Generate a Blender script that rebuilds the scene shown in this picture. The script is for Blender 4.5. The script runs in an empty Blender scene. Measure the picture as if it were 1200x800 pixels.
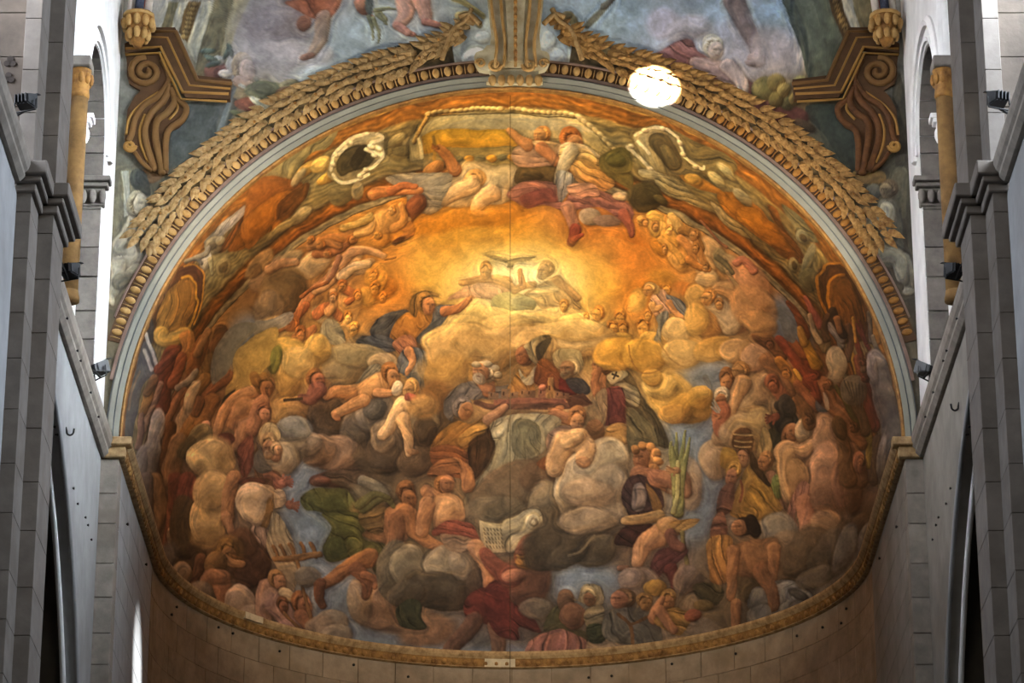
import bpy, bmesh, math, random
import numpy as np
from mathutils import Vector, Matrix

# ------------------------------------------------------------------ camera, world, lights
scene = bpy.context.scene
COL = scene.collection
vs = scene.view_settings
scene.display_settings.display_device = 'sRGB'
vs.view_transform = 'Standard'; vs.look = 'None'; vs.gamma = 1.0; vs.exposure = 0.0
vs.use_curve_mapping = False

cam_d = bpy.data.cameras.new('camera'); cam = bpy.data.objects.new('camera', cam_d); COL.objects.link(cam)
cam.location = (0, 0, 1.6); cam.rotation_euler = (math.radians(90 + 22.1), 0, 0)
cam_d.sensor_width = 36; cam_d.sensor_fit = 'HORIZONTAL'; cam_d.lens = 3950 / 1200 * 36
cam_d.clip_end = 300
scene.camera = cam

world = bpy.data.worlds.new('sky'); scene.world = world; world.use_nodes = True
bgn = world.node_tree.nodes['Background']
bgn.inputs['Color'].default_value = (.80, .88, 1.0, 1); bgn.inputs['Strength'].default_value = .05

def area(name, loc, target, sx, sy, power, color, spread=180):
    d = bpy.data.lights.new(name, 'AREA'); d.shape = 'RECTANGLE'; d.size = sx; d.size_y = sy
    d.energy = power; d.color = color; d.spread = math.radians(spread)
    o = bpy.data.objects.new(name, d); COL.objects.link(o); o.location = loc
    o.rotation_euler = (Vector(target) - Vector(loc)).to_track_quat('-Z', 'Y').to_euler()
    return o

def spot(name, loc, target, power, color, size, blend=.6, radius=.05, scale=(1, 1, 1)):
    d = bpy.data.lights.new(name, 'SPOT'); d.energy = power; d.color = color
    d.spot_size = math.radians(size); d.spot_blend = blend; d.shadow_soft_size = radius
    o = bpy.data.objects.new(name, d); COL.objects.link(o); o.location = loc
    o.rotation_euler = (Vector(target) - Vector(loc)).to_track_quat('-Z', 'Y').to_euler()
    o.scale = scale
    return o

# daylight of the nave: added fill lamp behind the viewer, assumed clerestory lamps on both sides
area('west_fill', (0, -14, 17), (0, 42, 18.5), 9, 11, 360, (1.0, .94, .86), 60)  # added fill for arch wall and dome, no window modelled there
area('assumed_clerestory_south', (8.4, 29.4, 19.8), (-5, 33.5, 15.5), 3.4, 4, 1050, (.76, .86, 1.0), 110)  # assumed daylight lamp across the nave, no clerestory window modelled
area('assumed_clerestory_north', (-8.4, 29.4, 19.8), (5, 33.5, 15.5), 3.4, 4, 560, (.80, .87, 1.0), 110)  # weaker assumed daylight lamp opposite, likewise without a window
area('choir_wall_fill_south', (8.6, 28.4, 20.6), (-5.15, 38.6, 18.6), 1.8, 3.0, 360, (.84, .92, 1.0), 34)  # added narrow beam that whitens the upper choir wall opposite
area('choir_wall_fill_north', (-8.6, 28.4, 20.6), (5.15, 38.6, 18.6), 1.8, 3.0, 130, (.94, .95, 1.0), 34)  # weaker added beam for the other upper choir wall
FLOOD = ((3, 60), (5000, 40), (1600, 75))      # watts and cone of the three floodlight pairs
# two added narrow spots for assumed shafts of sun; no nave window modelled
spot('added_sun_spot_arch', (-7.0, 6.0, 31.0), (1.85, 39.6, 21.32), 3200000, (1.0, .97, .92), .74, .3, .02, (1.08, .92, 1))
spot('added_sun_spot_wall', (6.6, 20.0, 25.0), (-4.93, 42.7, 14.2), 260000, (.95, .98, 1.0), 3.8, .9, .02, (.36, 1.0, 1))
# ------------------------------------------------------------------ fresco painter (numpy)
# The fresco is drawn on a flat cartoon, the way a ceiling painter does, and the
# cartoon is then transferred to the plaster from the spot on the floor it was designed for.
CW, CH = 1200, 800
F_PX, PITCH = 3950.0, math.radians(22.1)
EYE_Z = 1.6
R_ARCH, Y_ARCH, L_BARREL = 4.91, 39.7, 4.27
Z_CORN = EYE_Z + 14.53           # underside of the apse cornice
Z_SPR = Z_CORN + 0.24            # springing of vault and arch
COS, SIN = math.cos(PITCH), math.sin(PITCH)

def chart(x, y, z):
    """point of the building -> place on the cartoon"""
    zz = z - EYE_Z
    d = y * COS + zz * SIN
    return CW / 2 + F_PX * x / d, CH / 2 - F_PX * (zz * COS - y * SIN) / d

rng = np.random.RandomState(7)
PI_ = math.pi

SC = 1.6                                         # cartoon cells per design unit
PW, PH = int(CW * SC), int(CH * SC)
def noise(cell, seed, w=PW, h=PH):
    cell = cell * SC
    r = np.random.RandomState(seed)
    gx, gy = int(w / cell) + 4, int(h / cell) + 4
    g = r.rand(gy, gx)
    fx = np.arange(w) / cell; fy = np.arange(h) / cell
    ix = fx.astype(int); iy = fy.astype(int)
    tx = fx - ix; ty = fy - iy
    tx = tx * tx * (3 - 2 * tx); ty = ty * ty * (3 - 2 * ty)
    a = g[iy][:, ix]; b = g[iy][:, ix + 1]; c = g[iy + 1][:, ix]; d = g[iy + 1][:, ix + 1]
    return (a * (1 - tx) + b * tx) * (1 - ty)[:, None] + (c * (1 - tx) + d * tx) * ty[:, None] - .5

N3, N6, N12, N30, N80 = noise(2.5, 1), noise(6, 2), noise(13, 3), noise(30, 4), noise(80, 5)
WARPX = (noise(4, 11) * .7 + noise(16, 12) * 2.2 + noise(45, 15) * 7.0) * SC
WARPY = (noise(4, 13) * .7 + noise(16, 14) * 2.2 + noise(45, 16) * 7.0) * SC
GY, GX = np.mgrid[0:PH, 0:PW].astype(np.float32)
WX = (GX + WARPX).astype(np.float32); WY = (GY + WARPY).astype(np.float32)
CAN = np.zeros((PH, PW, 3), np.float32)          # display-referred 0..255
_OX = _OY = 0.0; _S = .25 * SC
LX, LY = -.5, -.72                               # painted light comes from upper left

def fr(ox, oy, s=.25):
    global _OX, _OY, _S
    _OX, _OY, _S = ox * SC, oy * SC, s * SC

def T(x, y): return _OX + x * _S, _OY + y * _S

def pts(s):
    if isinstance(s, str):
        s = [tuple(float(q) for q in p.split(',')) for p in s.split()]
    return np.array([T(*p) for p in s])

def col(c): return np.array(c, np.float32)

def box(x0, y0, x1, y1, m=6):
    return max(0, int(x0 - m)), max(0, int(y0 - m)), min(PW, int(x1 + m) + 1), min(PH, int(y1 + m) + 1)

def put(bx, a, c, grain=1.0):
    x0, y0, x1, y1 = bx
    if x1 <= x0 or y1 <= y0: return
    n = 1 + grain * (N6[y0:y1, x0:x1] * .14 + N12[y0:y1, x0:x1] * .16 + N3[y0:y1, x0:x1] * .10)
    c = c * n[..., None]
    d = CAN[y0:y1, x0:x1]
    d += (c - d) * a[..., None]

def sstep(e0, e1, v):
    t = np.clip((v - e0) / (e1 - e0), 0, 1)
    return t * t * (3 - 2 * t)

def bl(x, y, rx, ry, rot, c, k=.3, soft=.05, a=1.0, rim=0.0):
    """modelled oval: cloud, limb mass, head"""
    x, y = T(x, y); rx *= _S; ry *= _S
    m = max(rx, ry) * 1.3
    b = box(x - m, y - m, x + m, y + m)
    if b[2] <= b[0] or b[3] <= b[1]: return
    X = WX[b[1]:b[3], b[0]:b[2]] - x; Y = WY[b[1]:b[3], b[0]:b[2]] - y
    r = math.radians(rot); cr, sr = math.cos(r), math.sin(r)
    u = (X * cr + Y * sr) / rx; v = (-X * sr + Y * cr) / ry
    q = np.sqrt(u * u + v * v)
    px = 1.3 / max(2.0, min(rx, ry))
    soft = soft * .55 if soft < .25 else soft
    al = 1 - sstep(1 - max(soft, px), 1 + max(soft, px), q)
    nx = (u * cr / 1 - v * sr); ny = (u * sr + v * cr)
    lam = nx * LX + ny * LY
    lam = lam + (N12[b[1]:b[3], b[0]:b[2]] + N30[b[1]:b[3], b[0]:b[2]]) * .45
    sh = 1 + k * .95 * lam - k * .3 * np.clip(q - .5, 0, 1) * (lam < .3)
    sh = sh * (1 - .10 * np.exp(-((q - .96) * min(rx, ry) / 1.8) ** 2) * np.clip(.35 - lam, 0, 1) * (soft < .15))
    ln = np.clip(lam, -1, 0) * k
    hue = np.stack([1 + .04 * lam * k, 1 + .38 * ln, 1 + .75 * ln], -1)
    if soft < .25 and a > .8 and k > .05:                 # dark ground behind the form, away from the light
        q2 = np.sqrt((u - .10) ** 2 + (v - .12) ** 2)
        put(b, (1 - sstep(.86, 1.26, q2)) * .30, np.array((48, 30, 18), np.float32)[None, None] * np.ones(q.shape + (1,), np.float32))
    c = col(c)[None, None] * sh[..., None] * hue
    # cool the lit side a touch, warm the shade
    put(b, al * a, c)

def inside(P, b):
    x0, y0, x1, y1 = b
    X = WX[y0:y1, x0:x1]; Y = WY[y0:y1, x0:x1]
    ins = np.zeros(X.shape, bool); dist = np.full(X.shape, 1e9, np.float32)
    n = len(P)
    for i in range(n):
        ax, ay = P[i]; bx_, by_ = P[(i + 1) % n]
        cond = ((ay > Y) != (by_ > Y))
        if ay != by_:
            ins ^= cond & (X < (bx_ - ax) * (Y - ay) / (by_ - ay) + ax)
        ex, ey = bx_ - ax, by_ - ay
        L = ex * ex + ey * ey + 1e-6
        t = np.clip(((X - ax) * ex + (Y - ay) * ey) / L, 0, 1)
        d = (X - ax - ex * t) ** 2 + (Y - ay - ey * t) ** 2
        dist = np.minimum(dist, d)
    dist = np.sqrt(dist)
    return np.where(ins, dist, -dist)

def smooth(P, n=5):
    out = []
    m = len(P)
    for i in range(m):
        p0, p1, p2, p3 = P[i - 1], P[i], P[(i + 1) % m], P[(i + 2) % m]
        for j in range(n):
            t = j / n
            out.append(.5 * ((2 * p1) + (-p0 + p2) * t + (2 * p0 - 5 * p1 + 4 * p2 - p3) * t * t + (-p0 + 3 * p1 - 3 * p2 + p3) * t ** 3))
    return np.array(out)

def pg(s, c, c2=None, ang=90, folds=0, fang=None, k=.22, soft=1.3, a=1.0, sharp=False, rim=5.0, grain=1.0):
    """drapery / region: graded from c to c2 along ang, folds running along fang"""
    P = pts(s)
    if not sharp: P = smooth(P, 4)
    b = box(P[:, 0].min(), P[:, 1].min(), P[:, 0].max(), P[:, 1].max(), 12 + soft)
    if b[2] <= b[0] or b[3] <= b[1]: return
    d = inside(P, b)
    al = sstep(-soft, soft, d)
    X = WX[b[1]:b[3], b[0]:b[2]]; Y = WY[b[1]:b[3], b[0]:b[2]]
    r = math.radians(ang)
    t = X * math.cos(r) + Y * math.sin(r)
    Q = P[:, 0] * math.cos(r) + P[:, 1] * math.sin(r)
    t = np.clip((t - Q.min()) / (np.ptp(Q) + 1e-6), 0, 1)[..., None]
    c = col(c); c2 = c * .72 if c2 is None else col(c2)
    cc = c * (1 - t) + c2 * t
    sh = 1 - .16 * np.exp(-np.clip(d, 0, None) / max(rim, .1)) * (k > 0)
    if folds:
        fa = math.radians(ang + 90 if fang is None else fang)
        w = -X * math.sin(fa) + Y * math.cos(fa)
        Qw = -P[:, 0] * math.sin(fa) + P[:, 1] * math.cos(fa)
        n30 = N30[b[1]:b[3], b[0]:b[2]]; n12 = N12[b[1]:b[3], b[0]:b[2]]
        v_ = X * math.cos(fa) + Y * math.sin(fa)
        ph = (w - Qw.min()) / (np.ptp(Qw) + 1e-6) * folds * 5.0 + n30 * 9 + n12 * 3.5 + .05 * v_
        am = np.clip(.55 + 1.5 * N12[b[1]:b[3], b[0]:b[2]][::-1, ::-1] + .8 * n30, .05, 1.2)
        rg = 1 - 2 * np.abs(np.sin(ph * .5)) ** .7
        sn = np.sin(ph * .5 + .3)
        sh = sh * (1 + k * am * (.7 * np.sin(ph) - .35 * rg) - k * 1.7 * am * np.exp(-(sn / .13) ** 2) + k * 1.2 * am * np.exp(-((sn - .42) / .12) ** 2))
    if k > .05 and a > .8:
        put(b, np.exp(-np.clip(-d, 0, None) / (3.0 * SC)) * .28 * (d < 0) , np.array((48, 30, 18), np.float32)[None, None] * np.ones(d.shape + (1,), np.float32))
    put(b, al * a, cc * sh[..., None], grain)

def li(s, w0, w1, c, k=.3, a=1.0, soft=.12):
    """tapered limb through points (w = half width)"""
    P = pts(s); w0 *= _S; w1 *= _S
    if len(P) > 2:
        Q = [P[0]]
        for i in range(len(P) - 1):
            p0 = P[max(i - 1, 0)]; p1 = P[i]; p2 = P[i + 1]; p3 = P[min(i + 2, len(P) - 1)]
            for j in range(1, 5):
                t = j / 4
                Q.append(.5 * ((2 * p1) + (-p0 + p2) * t + (2 * p0 - 5 * p1 + 4 * p2 - p3) * t * t + (-p0 + 3 * p1 - 3 * p2 + p3) * t ** 3))
        P = np.array(Q)
    W = max(w0, w1)
    b = box(P[:, 0].min() - W, P[:, 1].min() - W, P[:, 0].max() + W, P[:, 1].max() + W)
    if b[2] <= b[0] or b[3] <= b[1]: return
    X = WX[b[1]:b[3], b[0]:b[2]]; Y = WY[b[1]:b[3], b[0]:b[2]]
    best = np.full(X.shape, 9.0, np.float32); NX = np.zeros_like(best); NY = np.zeros_like(best)
    n = len(P) - 1
    for i in range(n):
        ax, ay = P[i]; ex, ey = P[i + 1] - P[i]
        L = ex * ex + ey * ey + 1e-6
        t = np.clip(((X - ax) * ex + (Y - ay) * ey) / L, 0, 1)
        w = w0 + (w1 - w0) * (i + t) / n
        dx = (X - ax - ex * t) / w; dy = (Y - ay - ey * t) / w
        q = np.sqrt(dx * dx + dy * dy)
        m = q < best
        best = np.where(m, q, best); NX = np.where(m, dx, NX); NY = np.where(m, dy, NY)
    px = max(soft, .8 / max(W, .8))
    al = 1 - sstep(1 - px, 1 + px, best)
    lam = NX * LX + NY * LY
    ln = np.clip(lam, -1, 0) * k
    hue = np.stack([1 + .04 * lam * k, 1 + .38 * ln, 1 + .75 * ln], -1)
    if k > .05 and a > .8:
        put(b, (1 - sstep(.9, 1.55, best)) * .28 * (lam < .5), np.array((48, 30, 18), np.float32)[None, None] * np.ones(best.shape + (1,), np.float32))
    sh = 1 + k * 1.1 * lam - k * .5 * np.clip(best - .5, 0, 1)
    sh = sh * (1 - .13 * np.exp(-((best - .95) * W / 1.6) ** 2) * np.clip(.4 - lam, 0, 1) * (k > 0))
    put(b, al * a, col(c)[None, None] * sh[..., None] * hue)

def st(s, w, c, a=1.0):
    li(s, w, w, c, k=0, a=a, soft=.3)

def hd(x, y, r, skin, hair, d=90, rr=1.15, tilt=0, a=1.0, beard=None):
    """head: d = direction the face looks on the cartoon in degrees (0 right, 90 down, 180 left, None away)"""
    skin = np.array(skin, float); hair = np.array(hair, float)
    if d is None:
        bl(x, y, r, r * rr, tilt, hair, .3); return
    q = math.radians(d)
    ox, oy = math.cos(q), math.sin(q)
    bl(x - ox * r * .2, y - oy * r * .26 - r * .1, r * .88, r * rr * .88, tilt, hair, .32)
    if r * _S > 6:
        hr = np.random.RandomState(int(x * 7 + y * 3) % 9999)
        for j in range(9):                                  # loose locks round crown and nape
            an = q + PI_ + (j - 4) * .34
            kx = hr.uniform(.85, 1.2)
            bl(x - ox * r * .15 + math.cos(an) * r * .52, y - r * .1 - oy * r * .2 + math.sin(an) * r * .58, r * .24, r * .15, math.degrees(an) + 90 + hr.uniform(-40, 40), hair * kx, .5)
    fx, fy = x + ox * r * .22, y + oy * r * .22 + r * .1
    bl(fx, fy, r * .66, r * .84, tilt, skin, .3)
    bl(fx - r * .18, fy - r * .42, r * .36, r * .2, tilt, skin * 1.1, .1, .5, .6)
    if beard is not None:
        bl(fx + ox * r * .15, fy + r * .62, r * .55, r * .5, tilt, beard, .25)
    if r * _S > 5:
        dk = skin * .5
        e = r * .3
        hx = .45 * ox * r
        bl(fx + hx * .5, fy - r * .14, r * .5, r * .13, tilt, dk, 0, .6, .42)
        for sx in (-1, 1):
            bl(fx + sx * e * (1 - .45 * abs(ox)) + ox * r * .16, fy - r * .12, r * .12, r * .07, tilt, dk, 0, .5, .6)
        bl(fx + hx * .7 + r * .1, fy + r * .1, r * .1, r * .26, tilt + 10 * ox, skin * .72, 0, .6, .5)
        bl(fx + hx * .7 - r * .04, fy + r * .06, r * .07, r * .22, tilt, skin * 1.16, 0, .6, .55)
        bl(fx + hx * .45, fy + r * .42, r * .17, r * .06, tilt, skin * (.68, .5, .48), 0, .6, .6)
        bl(fx + r * .35, fy + r * .3, r * .4, r * .6, tilt, skin * .66, 0, .7, .38)

def hand(x, y, r, ang, c):
    q = math.radians(ang)
    bl(x, y, r * .8, r * .55, ang, c, .25)
    for i in range(4):
        a_ = q + (i - 1.5) * .28
        st(((x + math.cos(a_) * r * .4, y + math.sin(a_) * r * .4), (x + math.cos(a_) * r * 1.5, y + math.sin(a_) * r * 1.5)), r * .16, np.array(c) * (1.02 - .07 * i))
    a_ = q - 1.1
    st(((x, y), (x + math.cos(a_) * r, y + math.sin(a_) * r)), r * .17, np.array(c) * .95)

def field(ctrl, mask, power=3.0):
    """soft underpainting through control colours"""
    st_ = 8 * SC
    gy, gx = np.mgrid[0:CH:8, 0:CW:8].astype(np.float32)
    num = np.zeros(gx.shape + (3,), np.float32); den = np.zeros(gx.shape, np.float32)
    for x, y, c in ctrl:
        w = 1 / (((gx - x) ** 2 + (gy - y) ** 2) + 90.0) ** (power / 2)
        num += w[..., None] * col(c); den += w
    f = num / den[..., None]
    ix = np.clip(WX / st_, 0, gx.shape[1] - 1.001); iy = np.clip(WY / st_, 0, gx.shape[0] - 1.001)
    x0 = ix.astype(int); y0 = iy.astype(int); tx = (ix - x0)[..., None]; ty = (iy - y0)[..., None]
    x1 = np.minimum(x0 + 1, gx.shape[1] - 1); y1 = np.minimum(y0 + 1, gx.shape[0] - 1)
    full = (f[y0, x0] * (1 - tx) + f[y0, x1] * tx) * (1 - ty) + (f[y1, x0] * (1 - tx) + f[y1, x1] * tx) * ty
    n = 1 + N30 * .22 + N12 * .18 + N6 * .12 + N3 * .06
    CAN[mask] = (full * n[..., None])[mask]

def blur(a, n):
    for ax in (0, 1):
        for _ in range(2):
            k = 2 * n + 1
            p = np.concatenate([np.repeat(np.take(a, [0], ax), n + 1, ax), a, np.repeat(np.take(a, [-1], ax), n, ax)], ax)
            c = np.cumsum(p, ax, dtype=np.float64)
            m = a.shape[ax]
            a = ((np.take(c, range(k, k + m), ax) - np.take(c, range(0, m), ax)) / k).astype(np.float32)
    return a

def brushwork(amount=1.0):
    """strokes that follow the forms: noise drawn out along the contours of the painting"""
    lum = blur(CAN.mean(2), 2)
    gy, gx = np.gradient(lum)
    n = int(4 * SC)
    jxx, jyy, jxy = blur(gx * gx, n), blur(gy * gy, n), blur(gx * gy, n)
    th = .5 * np.arctan2(2 * jxy, jxx - jyy) + math.pi / 2 + N30 * .9
    vx, vy = np.cos(th).astype(np.float32), np.sin(th).astype(np.float32)
    out = []
    for cell, seed, steps, h in ((1.3, 61, 9, 1.0), (3.4, 62, 10, 1.8)):
        tex = noise(cell, seed).astype(np.float32); acc = tex.copy()
        for sg in (1, -1):
            px, py = GX.copy(), GY.copy(); dx, dy = vx * sg, vy * sg
            for k in range(steps):
                px += dx * h; py += dy * h
                ix = np.clip(px, 0, PW - 1).astype(np.int32); iy = np.clip(py, 0, PH - 1).astype(np.int32)
                acc += tex[iy, ix]
                nx, ny = vx[iy, ix], vy[iy, ix]; s = np.where(nx * dx + ny * dy < 0, -1, 1); dx, dy = nx * s, ny * s
        acc -= blur(acc, int(12 * SC)); out.append(np.clip(acc / (acc.std() + 1e-6), -2.2, 2.2))
    st = np.sqrt(blur(jxx + jyy, n)) / (blur(lum, n) + 12)
    wgt = np.clip(st / .035, .22, 1.0).astype(np.float32) * amount
    m = 1 + wgt * (.06 * out[0] + .085 * out[1])
    CAN[:] *= m[..., None]
    CAN[..., 2] *= 1 - .03 * wgt * out[1]; CAN[..., 0] *= 1 + .012 * wgt * out[1]

def surfaces():
    """which surface of the building each cartoon point falls on, with its own coordinates"""
    a = (GX / SC - CW / 2) / F_PX; b = (CH / 2 - GY / SC) / F_PX
    dx = a; dy = COS - b * SIN; dz = SIN + b * COS
    zs = Z_SPR - EYE_Z
    t = Y_ARCH / dy
    X = dx * t; Z = dz * t - zs
    rw = np.hypot(X, Z)
    wall = (rw > R_ARCH) & (Z > -.3)
    # barrel
    A = dx * dx + dz * dz; B = -2 * dz * zs; C = zs * zs - R_ARCH ** 2
    disc = np.clip(B * B - 4 * A * C, 0, None)
    tb = (-B + np.sqrt(disc)) / (2 * A)
    yb = dy * tb; phi_b = np.arctan2(dz * tb - zs, dx * tb)
    tdep = (yb - Y_ARCH) / L_BARREL
    barrel = ~wall & (tdep <= 1)
    return wall, barrel, ~wall & ~barrel, rw, np.arctan2(Z, X), tdep, phi_b
def paint_fresco():
    wall, barrel, dome, rw, phw, tdep, phb = surfaces()
    # ---------------- underpainting of the semi-dome
    field([(600,265,(200,128,42)),(520,270,(198,130,45)),(450,290,(196,120,45)),(690,265,(198,118,45)),(740,300,(198,110,38)),
           (600,310,(216,188,118)),(545,335,(212,180,105)),(665,330,(212,180,108)),(600,340,(222,196,130)),(500,320,(200,150,62)),(705,330,(200,148,60)),
           (460,345,(186,112,42)),(750,345,(192,112,38)),(600,395,(184,140,76)),(530,405,(178,132,66)),(690,395,(186,144,76)),
           (400,320,(176,118,62)),(340,350,(150,108,68)),(300,400,(172,134,78)),(260,420,(160,105,52)),(860,350,(186,136,84)),(800,390,(194,140,66)),(790,460,(190,138,54)),
           (840,400,(192,146,84)),(900,420,(176,126,76)),(950,400,(140,88,50)),(990,440,(130,72,42)),(830,445,(118,112,108)),(810,500,(98,98,102)),(830,560,(104,104,108)),(760,500,(120,108,84)),
           (300,330,(150,98,50)),(350,430,(184,130,60)),(380,400,(186,134,62)),(400,450,(124,88,58)),(330,470,(150,104,55)),(355,500,(118,110,104)),(350,560,(112,110,114)),(375,590,(112,112,114)),
           (230,470,(132,78,42)),(190,500,(120,78,52)),(165,520,(92,88,86)),(200,600,(110,72,46)),(250,650,(84,54,34)),(300,690,(100,74,54)),(360,640,(90,92,98)),(380,700,(84,88,94)),(440,740,(88,86,88)),
           (430,560,(78,60,42)),(500,500,(70,52,36)),(460,640,(90,72,44)),(560,440,(150,108,54)),(640,430,(150,106,58)),(500,440,(150,108,52)),(600,560,(92,72,46)),(680,640,(58,48,36)),(640,690,(62,52,42)),
           (700,560,(140,118,90)),(740,640,(90,70,54)),(690,690,(76,78,80)),(560,780,(82,82,84)),(500,765,(84,84,86)),(740,770,(120,100,80)),(830,720,(96,78,54)),(800,640,(120,98,80)),
           (820,600,(100,98,100)),(900,560,(120,84,44)),(900,650,(112,78,44)),(980,560,(122,80,56)),(1030,520,(84,76,72)),(1010,620,(96,74,54)),(980,680,(84,78,70)),(940,720,(92,88,84)),(600,470,(112,82,52)),(300,345,(150,100,54)),(260,385,(160,104,50)),(350,300,(176,112,54)),(420,262,(184,120,50)),(500,245,(196,120,40)),(600,235,(198,122,40)),(700,240,(190,110,44)),(780,260,(196,132,60)),(850,310,(176,120,66)),(900,360,(150,96,56)),(940,400,(132,78,46))], dome | (barrel & (tdep > .64)))
    fr(0, 0, 1)
    for x, y, rx, ry in ((352,560,44,46),(360,605,34,40),(378,645,30,46),(388,690,36,40),(445,742,60,26),(372,500,26,16),(830,440,30,18),(812,502,34,28),(830,555,26,46),(815,612,24,30),(690,684,48,24),(640,772,50,18),(545,776,70,16),(300,395,26,26),(290,420,20,20),(915,375,22,30),(940,400,16,26)):
        bl(x, y, rx, ry, 0, (98,112,130), .12, .5, .95)
    # ---------------- painted mouldings of the barrel, following its own depth and angle
    st_n = np.sin(tdep * 160 + N30 * 14 + N12 * 7 + phb * 9) * .45 + N12 * 1.2 + N6 * .8
    bands = [(-.1,(150,112,52)),(.008,(196,146,62)),(.02,(150,84,28)),(.07,(184,108,36)),(.115,(140,82,30)),(.135,(168,140,80)),(.17,(124,104,60)),(.26,(152,132,84)),
             (.36,(146,126,78)),(.43,(134,112,64)),(.475,(122,104,66)),(.50,(90,58,26)),(.54,(168,92,32)),(.585,(132,68,24)),(.612,(84,52,24)),(.622,(128,116,84)),(.66,(140,124,88)),(.67,(96,72,40)),(.69,(150,110,60)),(1.2,(150,110,60))]
    xs = [q[0] for q in bands]
    td = tdep + N30 * .02 + N12 * .02
    bc = np.stack([np.interp(td, xs, [q[1][i] for q in bands]) for i in range(3)], -1)
    side = np.clip(1 - np.abs(np.sin(phb)), 0, 1)[..., None]           # flanks darker than the crown
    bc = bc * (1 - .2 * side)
    streak = noise(4, 31)[:, :] * .5
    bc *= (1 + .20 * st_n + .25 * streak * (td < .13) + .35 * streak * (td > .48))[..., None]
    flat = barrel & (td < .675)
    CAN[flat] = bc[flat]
    # ---------------- painted wall above the arch
    field([(300,40,(150,136,138)),(340,70,(160,148,150)),(380,60,(150,160,166)),(430,40,(154,162,168)),(480,60,(158,166,170)),(540,50,(166,170,170)),(280,80,(156,146,146)),(360,95,(176,180,180)),
           (660,40,(158,172,186)),(720,20,(150,168,186)),(740,60,(166,174,190)),(800,50,(160,168,186)),(850,20,(148,166,186)),(860,70,(176,166,176)),(915,20,(148,164,182)),(920,70,(186,166,164)),
           (180,20,(168,158,148)),(230,140,(72,72,68)),(220,180,(80,74,62)),(160,250,(86,78,62)),(140,300,(90,82,66)),(130,380,(78,66,48)),(985,140,(56,58,50)),(1020,230,(70,62,48)),(1050,300,(62,54,44)),(1065,380,(52,44,34)),
           (250,110,(96,82,54)),(950,110,(96,72,40)),(300,110,(130,110,72)),(900,110,(140,110,72)),(560,60,(180,178,170)),(640,60,(180,178,172))], wall)
    rim = np.clip((rw - R_ARCH) / .62, 0, 1)
    d = CAN[wall]; t = (1 - sstep(.55, 1, rim[wall]))[:, None]
    CAN[wall] = d * (1 - .45 * t) + np.array((112, 90, 62)) * .45 * t

    bed = wall & (rw > R_ARCH + .40) & (rw < R_ARCH + .80 + N30 * .12) & (np.abs(np.cos(phw)) < .875) & (np.abs(np.cos(phw)) > .14)
    CAN[bed] = (np.array((88, 68, 42)) * (1 + N6 * .4 + N12 * .4)[..., None])[bed]
    # ================= wall: left corner =================
    fr(0, 0)
    pg("700,0 800,0 760,150 690,140", (172,162,154), (164,150,136), sharp=True, k=0)
    pg("790,0 845,0 805,150 755,145", (126,110,76), (118,100,66), sharp=True, k=0)
    pg("840,0 885,0 850,170 800,145", (174,166,156), (164,154,140), sharp=True, k=0)
    pg("880,0 950,0 890,215 838,150", (116,82,44), (104,74,40), sharp=True, k=0)
    for i in range(8):
        bl(912 - i * 6, 15 + i * 23, 18, 11, 20, (150,112,58), .4)
    pg("945,0 1005,0 925,300 880,215", (170,162,150), (156,146,128), sharp=True, k=0)
    pg("1000,0 1095,0 1010,395 912,345", (112,100,76), (104,90,66), sharp=True, k=0)
    pg("1090,0 1165,0 1085,200 1025,385 1000,390", (158,142,112), (140,124,96), sharp=True, k=0)
    pg("880,480 1105,470 1060,600 1010,650 900,740 780,800 760,800 790,640", (74,74,70), (64,66,62), k=0)
    pg("1095,390 1110,400 1060,560 1025,650 1005,640 1040,540", (98,102,106), (86,90,94), k=0)
    bl(1010, 330, 45, 50, 20, (120,68,62)); bl(1050, 345, 30, 20, 0, (170,160,156)); bl(1020, 285, 28, 22, 0, (176,172,168))
    for x, y, r in ((975,240,0),(990,275,30),(1060,250,-60),(1075,240,70),(1000,300,-20),(1200,375,60),(1190,330,80)):
        bl(x, y, 34, 13, r, (78,92,86), .3)
    hd(1145, 325, 62, (188,138,116), (134,106,70), 20)
    li("1110,380 1200,430", 26, 22, (182,138,116))
    st("1120,400 1200,450", 8, (170,164,150))
    pg("1100,480 1200,460 1200,530 1110,520", (150,76,56), (130,66,50))
    for x, y, r in ((980,430,-50),(1040,420,70),(940,435,10),(1100,545,20),(1140,560,-30)):
        bl(x, y, 30, 14, r, (96,100,66), .3)
    # ================= wall: left lunette =================
    fr(300, 0)
    bl(90, 120, 170, 110, 0, (150,134,138), .15, .5, .8); bl(60, 300, 170, 100, 0, (160,148,150), .12, .5, .7); bl(250, 260, 120, 60, 20, (178,164,164), .12, .5, .7)
    bl(320, 250, 40, 45, 0, (190,176,172), .12, .4, .8); bl(300, 350, 110, 40, 0, (182,190,192), .1, .5, .7)
    pg("130,-10 385,-10 350,80 300,75 255,72 190,40", (168,92,64), (146,78,56), folds=4, fang=70)
    bl(222, 100, 34, 42, 10, (140,86,66)); li("308,80 300,170 262,245", 36, 24, (152,124,108)); bl(240, 262, 36, 18, -15, (160,104,84))
    bl(500, 35, 48, 34, 25, (174,106,80)); hand(530, 60, 22, 60, (168,98,72))
    pg("520,0 555,0 550,60 530,70 515,40", (96,104,100), (90,96,90))
    for s in ("532,80 540,130 536,190", "552,90 566,150 560,208", "590,60 610,90 602,115", "570,50 620,40 660,38", "575,70 600,100 612,118"):
        li(s, 12, 5, (126,122,88), .3)
    li("705,-5 695,70 660,125", 44, 24, (194,140,122)); bl(715, 165, 28, 14, 25, (176,104,92)); li("660,125 700,160", 22, 18, (184,116,102))
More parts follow.
